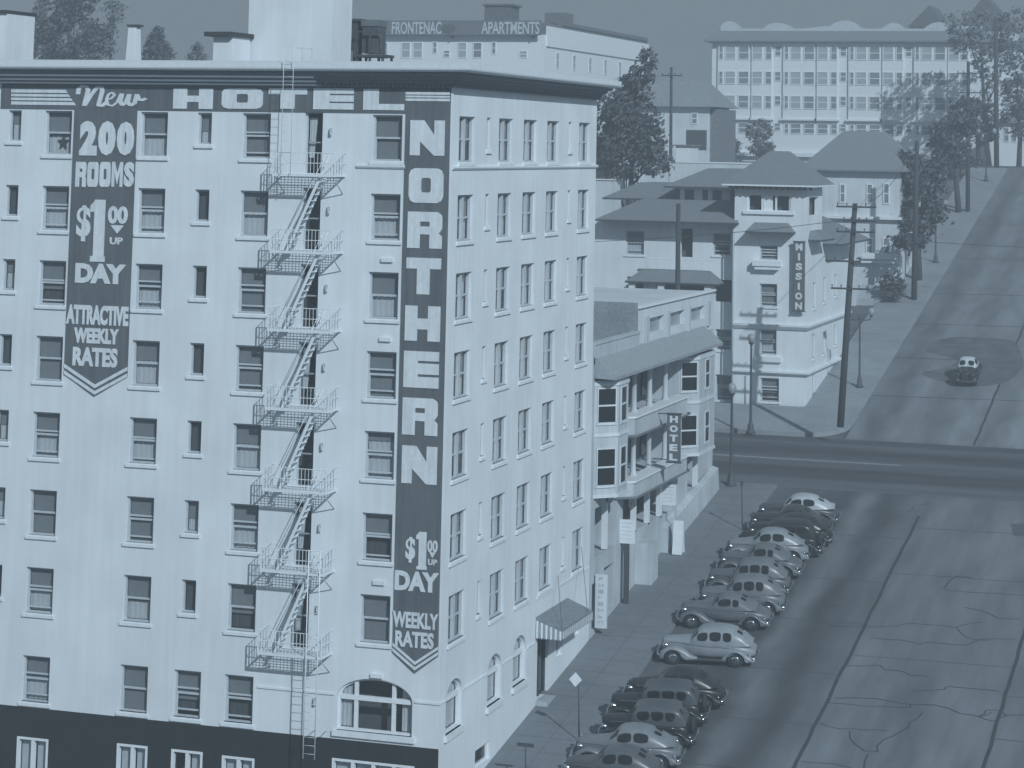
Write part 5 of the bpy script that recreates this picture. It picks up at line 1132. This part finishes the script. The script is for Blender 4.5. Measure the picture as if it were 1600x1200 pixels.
# the long bay-windowed block on the skyline
y = 196; X0, X1 = ony(1112, 150, y).x, ony(1540, 150, y).x; zt = ony(1300, 66, y).z; zb = gz(y)
ba = thing('apartment_block', ((X0 + X1) / 2, y, zb), 'long pale four-storey apartment block with rows of bay windows on the hilltop', 'building')
b = MB(); b.box(X0, y, zb - 1, X1, y + 14, zt); b.build('wall', M_TRIM, ba)
b = MB(); b.loft([[(X0 - .9, y - 1.0, zt), (X1 + .9, y - 1.0, zt), (X1 + .9, y + 14.6, zt), (X0 - .9, y + 14.6, zt)], [(X0 - .9, y - 1.0, zt + .25), (X1 + .9, y - 1.0, zt + .25), (X1 + .9, y + 14.6, zt + .25), (X0 - .9, y + 14.6, zt + .25)], [(X0 + .4, y + 1.0, zt + 1.5), (X1 - .4, y + 1.0, zt + 1.5), (X1 - .4, y + 12, zt + 1.5), (X0 + .4, y + 12, zt + 1.5)]], True, True, 0, False); b.build('roof', M_ROOFG, ba)
b = MB(); top = []; rg = random.Random(17); nn = 96
for k in range(nn + 1):
    f = k / nn; hgt = .35 + .75 * max(0, math.sin(f * 31 + 1.1 * math.sin(f * 9))) ** .7 + .35 * max(0, math.sin(f * 13 + 2)); top.append((X0 + .6 + (X1 - X0 - 1.2) * f, y + 2, zt + 1.5 + hgt))
b.prism([(X0 + .6, y + 2, zt + 1.3)] + top + [(X1 - .6, y + 2, zt + 1.3)], (0, 0, 0), (0, .4, 0)); b.build('curved_parapet', mat('parapet_plaster', .48, .9, .12, 2), ba)
vr = [(72, 94), (112, 133), (150, 171), (193, 210)]
per = [(1123.5, 7.5, 0), (1133, 18, 1), (1154, 18, 0), (1175, 18, 1), (1196, 11, 0), (1210, 11, 2)]
for r, (va, vb) in enumerate(vr):
    z1, z0 = ony(1300, va, y).z, ony(1300, vb, y).z
    for k in range(5):
        for u, w_, t_ in per:
            u += k * 102.2
            if u + w_ > 1538: continue
            a = ony(u, 150, y).x; c = a + w_ * k_(y) * .98; yy = y - (.25 if t_ != 2 and r < 3 else 0); h0 = z0 if t_ != 2 else z0 + (z1 - z0) * .25
            simple_window(ba, lambda uu, zz: Vector((uu, yy - .03, zz)), (0, 1, 0), a, c, h0, z1, M_FARPANE if t_ != 1 or r == 3 else M_FARPANE2)
for k in range(5):
    for u, w_ in ((1121.5, 52), (1174.5, 33.5)):
        a = ony(u + k * 102.2, 150, y).x; c = a + w_ * k_(y)
        if c > X1: continue
        b = MB(); b.box(a, y - .25, ony(1300, 186, y).z, c, y - .003, zt - .1); o = b.build('bay', M_TRIM, ba)
        q = MB(); q.box(a - .25, y - .5, ony(1300, 189, y).z, c + .25, y - .003, ony(1300, 186, y).z - .003); q.build('bay_ledge', M_TRIM, o)
b = MB(); b.box(X0, y - .6, zb + .4, X1, y - .003, zb + .9); b.build('plinth', M_TRIM, ba)
# house with the broad roof in front of the block
y = 150; p, q = ony(1040, 165, y), ony(1108, 240, y)
hs2 = thing('gabled_house', ((p.x + q.x) / 2, y, gz(y)), 'house with a broad weathered roof and dark doorway left of the long apartment block', 'house')
b = MB(); b.box(p.x - 6, y, gz(y) - 1, q.x, y + 9, p.z); b.build('wall', M_CREAM, hs2)
r1, r2 = ony(1060, 126, y + 3), ony(1112, 143, y + 3)
b = MB(); b.loft([[(p.x - 6.6, y - .8, p.z - .1), (q.x + 1.0, y - .8, p.z - .1), (q.x + 1.0, y + 9.6, p.z - .1), (p.x - 6.6, y + 9.6, p.z - .1)], [(p.x - 4.0, y + 2.5, r1.z), (q.x - 1.6, y + 2.5, r1.z), (q.x - 1.6, y + 6, r1.z), (p.x - 4.0, y + 6, r1.z)]], True, True, 0, False); b.build('roof', mat('weathered_roof', .24, .9, .2, 4), hs2)
d0, d1 = ony(1073, 203, y), ony(1104, 234, y); b = MB(); b.box(d0.x, y - .08, d1.z, d1.x, y - .003, d0.z); b.build('garage_door', M_WOODD, hs2)
simple_window(hs2, lambda u, z: Vector((u, y - .02, z)), (0, 1, 0), ony(1080, 190, y).x, ony(1090, 190, y).x, ony(1080, 194, y).z, ony(1080, 176, y).z, M_FARPANE)
b = MB(); b.box(q.x + .003, y + .3, gz(y) - 1, q.x + 1.0, y + 8, p.z - .3); b.build('lean_to', mat('brown_boards', .18, .9, .2, 3), hs2)
# low wall and shed roofs
y = 104; p, q = ony(1046, 254, y), ony(1182, 290, y)
gw = thing('garden_wall', ((p.x + q.x) / 2, y, gz(y)), 'long low pale wall behind the shingled roofs of the corner hotel', 'wall')
b = MB(); b.box(p.x, y, gz(y) - 1, q.x + 2, y + .5, p.z); b.build('wall', M_CREAM, gw); b = MB(); b.box(p.x - .05, y - .06, p.z, q.x + 2, y + .56, p.z + .12); b.build('coping', M_TRIM, gw)
p2, q2 = ony(1056, 228, y + 4), ony(1078, 256, y + 4); sh = thing('garden_shed', (p2.x, y + 4, gz(y)), 'small pale shed with a flat dark base behind the long low pale wall', 'shed')
b = MB(); b.box(p2.x, y + 4, gz(y), q2.x, y + 7, p2.z); b.build('wall', M_TRIM, sh); b = MB(); b.box(p2.x - .2, y + 3.8, p2.z, q2.x + .2, y + 7.2, p2.z + .12); b.build('roof', M_ROOFG, sh)
# pale house on the hill with a hip roof
y = 110; p, q = ony(1262, 266, y), ony(1405, 440, y); zt = p.z
hh_ = thing('hill_house', ((p.x + q.x) / 2, y, gz(y)), 'pale narrow-windowed house with a hip roof just uphill of the leaning utility pole', 'house')
b = MB(); b.box(p.x, y, gz(y) - 1, q.x, y + 12, zt); b.build('wall', M_CREAM, hh_)
r = ony(1350, 205, y + 5); b = MB(); b.loft([[(p.x - .7, y - .7, zt), (q.x + .6, y - .7, zt), (q.x + .6, y + 12.7, zt), (p.x - .7, y + 12.7, zt)], [(p.x - .7, y - .7, zt + .15), (q.x + .6, y - .7, zt + .15), (q.x + .6, y + 12.7, zt + .15), (p.x - .7, y + 12.7, zt + .15)], [(ony(1318, 210, y + 5).x, y + 5, r.z), (ony(1378, 210, y + 5).x, y + 5, r.z), (ony(1378, 210, y + 5).x, y + 7, r.z), (ony(1318, 210, y + 5).x, y + 7, r.z)]], True, True, 0, False); b.build('roof', mat('brown_shingle', .22, .9, .15, 5), hh_)
for (u0, v0, u1, v1) in ((1312, 287, 1321, 317), (1354, 287, 1364, 318), (1380, 286, 1390, 319), (1312, 372, 1322, 396), (1353, 371, 1364, 396), (1379, 371, 1391, 397)):
    a, c = ony(u0, v0, y), ony(u1, v1, y); simple_window(hh_, lambda u, z: Vector((u, y - .02, z)), (0, 1, 0), a.x, c.x, c.z, a.z, M_FARPANE)
for v in (340, 408): z = ony(1350, v, y).z; b = MB(); b.box(p.x - .1, y - .45, z - .12, q.x + .25, y - .003, z + .12); b.build('belt_course', M_TRIM, hh_)
a, c = ony(1345, 342, y - 1), ony(1405, 406, y - 1); b = MB(); b.box(a.x, y - .7, c.z, c.x - .2, y - .46, c.z + .5); b.build('balcony_front', M_TRIM, hh_)
y2 = 104; a, c = ony(1328, 428, y2), ony(1378, 466, y2)
st_ = thing('porch_steps', ((a.x + c.x) / 2, y2, gz(y2)), 'pale stone steps with a side wall in front of the narrow-windowed hill house', 'steps')
for k in range(5): b = MB(); b.box(a.x + .6, y2 + k * .45, gz(y2) - .5, c.x, y2 + k * .45 + .448, gz(y2) + .25 * (k + 1)); b.build('step', M_CONC, st_)
b = MB(); b.box(a.x, y2 - .2, gz(y2) - .5, a.x + .58, y2 + 2.6, a.z); b.build('side_wall', M_CREAM, st_)
# small white house at the right edge and roofs beyond
y = 188; p, q = ony(1560, 192, y), ony(1625, 228, y)
wh2 = thing('white_cottage', ((p.x + q.x) / 2, y, gz(y)), 'small white cottage with dark paired windows at the right edge of the skyline', 'house')
b = MB(); b.box(p.x, y, gz(y) - .5, q.x + 4, y + 8, p.z); b.build('wall', M_TRIM, wh2)
b = MB(); b.loft([[(p.x - .6, y - .6, p.z), (q.x + 4.6, y - .6, p.z), (q.x + 4.6, y + 8.6, p.z), (p.x - .6, y + 8.6, p.z)], [(p.x + 3, y + 4, p.z + 2.6), (q.x + 1, y + 4, p.z + 2.6), (q.x + 1, y + 4.3, p.z + 2.6), (p.x + 3, y + 4.3, p.z + 2.6)]], True, True, 0, False); b.build('roof', M_ROOFG, wh2)
for u0, u1 in ((1568, 1577), (1580, 1589)): a, c = ony(u0, 199, y), ony(u1, 222, y); simple_window(wh2, lambda u, z: Vector((u, y - .02, z)), (0, 1, 0), a.x, c.x, c.z, a.z, M_FARPANE)
for (ua, ub, ur, vt, ve, y, lab) in ((1418, 1474, 1452, 8, 42, 236, 'steep dark gabled roof rising behind the right part of the long apartment block'), (1492, 1584, 1538, -6, 46, 232, 'broad dark gabled roof in the top right behind the hazy tree')):
    a, c, t_ = ony(ua, ve, y), ony(ub, ve, y), ony(ur, vt, y); g = thing('gabled_house', ((a.x + c.x) / 2, y, gz(y)), lab, 'house')
    b = MB(); b.box(a.x + .3, y + .3, gz(y) - 1, c.x - .3, y + 9.5, a.z); b.build('wall', M_CREAM, g)
    b = MB(); b.prism([(a.x, y, a.z), (c.x, y, c.z), (t_.x, y, t_.z)], (0, 0, .002), (0, 10, 0)); b.build('roof', mat('dark_slate', .10, .9, .15, 4), g)
a, c = ony(1515, 70, 210), ony(1600, 225, 210)
g = thing('apartment_house', ((a.x + c.x) / 2, 210, gz(210)), 'pale house with balconies half hidden by the hazy tree at the top right', 'building')
b = MB(); b.box(a.x, 210, gz(210) - 1, c.x, 220, a.z); b.build('wall', M_CREAM, g); b = MB(); b.box(a.x - .6, 209.2, a.z, c.x + .6, 220.6, a.z + .4); b.build('roof', M_ROOFG, g)
for v in (84, 120, 150):
    for u in (1522, 1545, 1568): p, q = ony(u, v, 210), ony(u + 14, v + 20, 210); simple_window(g, lambda uu, zz: Vector((uu, 209.98, zz)), (0, 1, 0), p.x, q.x, q.z, p.z, M_FARPANE)

# ================================================================== THE AIR
HAZE = .0021
b = MB(); b.box(-1000, -160, -9, 1000, 950, 48); hz = b.build('haze', [], None)
hm = bpy.data.materials.new('haze'); hm.use_nodes = True; n = hm.node_tree; n.nodes.clear()
o_ = n.nodes.new('ShaderNodeOutputMaterial'); v_ = n.nodes.new('ShaderNodeVolumePrincipled'); v_.inputs['Color'].default_value = (.76, .88, .98, 1); v_.inputs['Density'].default_value = HAZE; v_.inputs['Anisotropy'].default_value = .1
n.links.new(v_.outputs[0], o_.inputs['Volume']); hz.data.materials.append(hm); tag(hz, 'thin pale haze over the street', 'haze', kind='stuff')
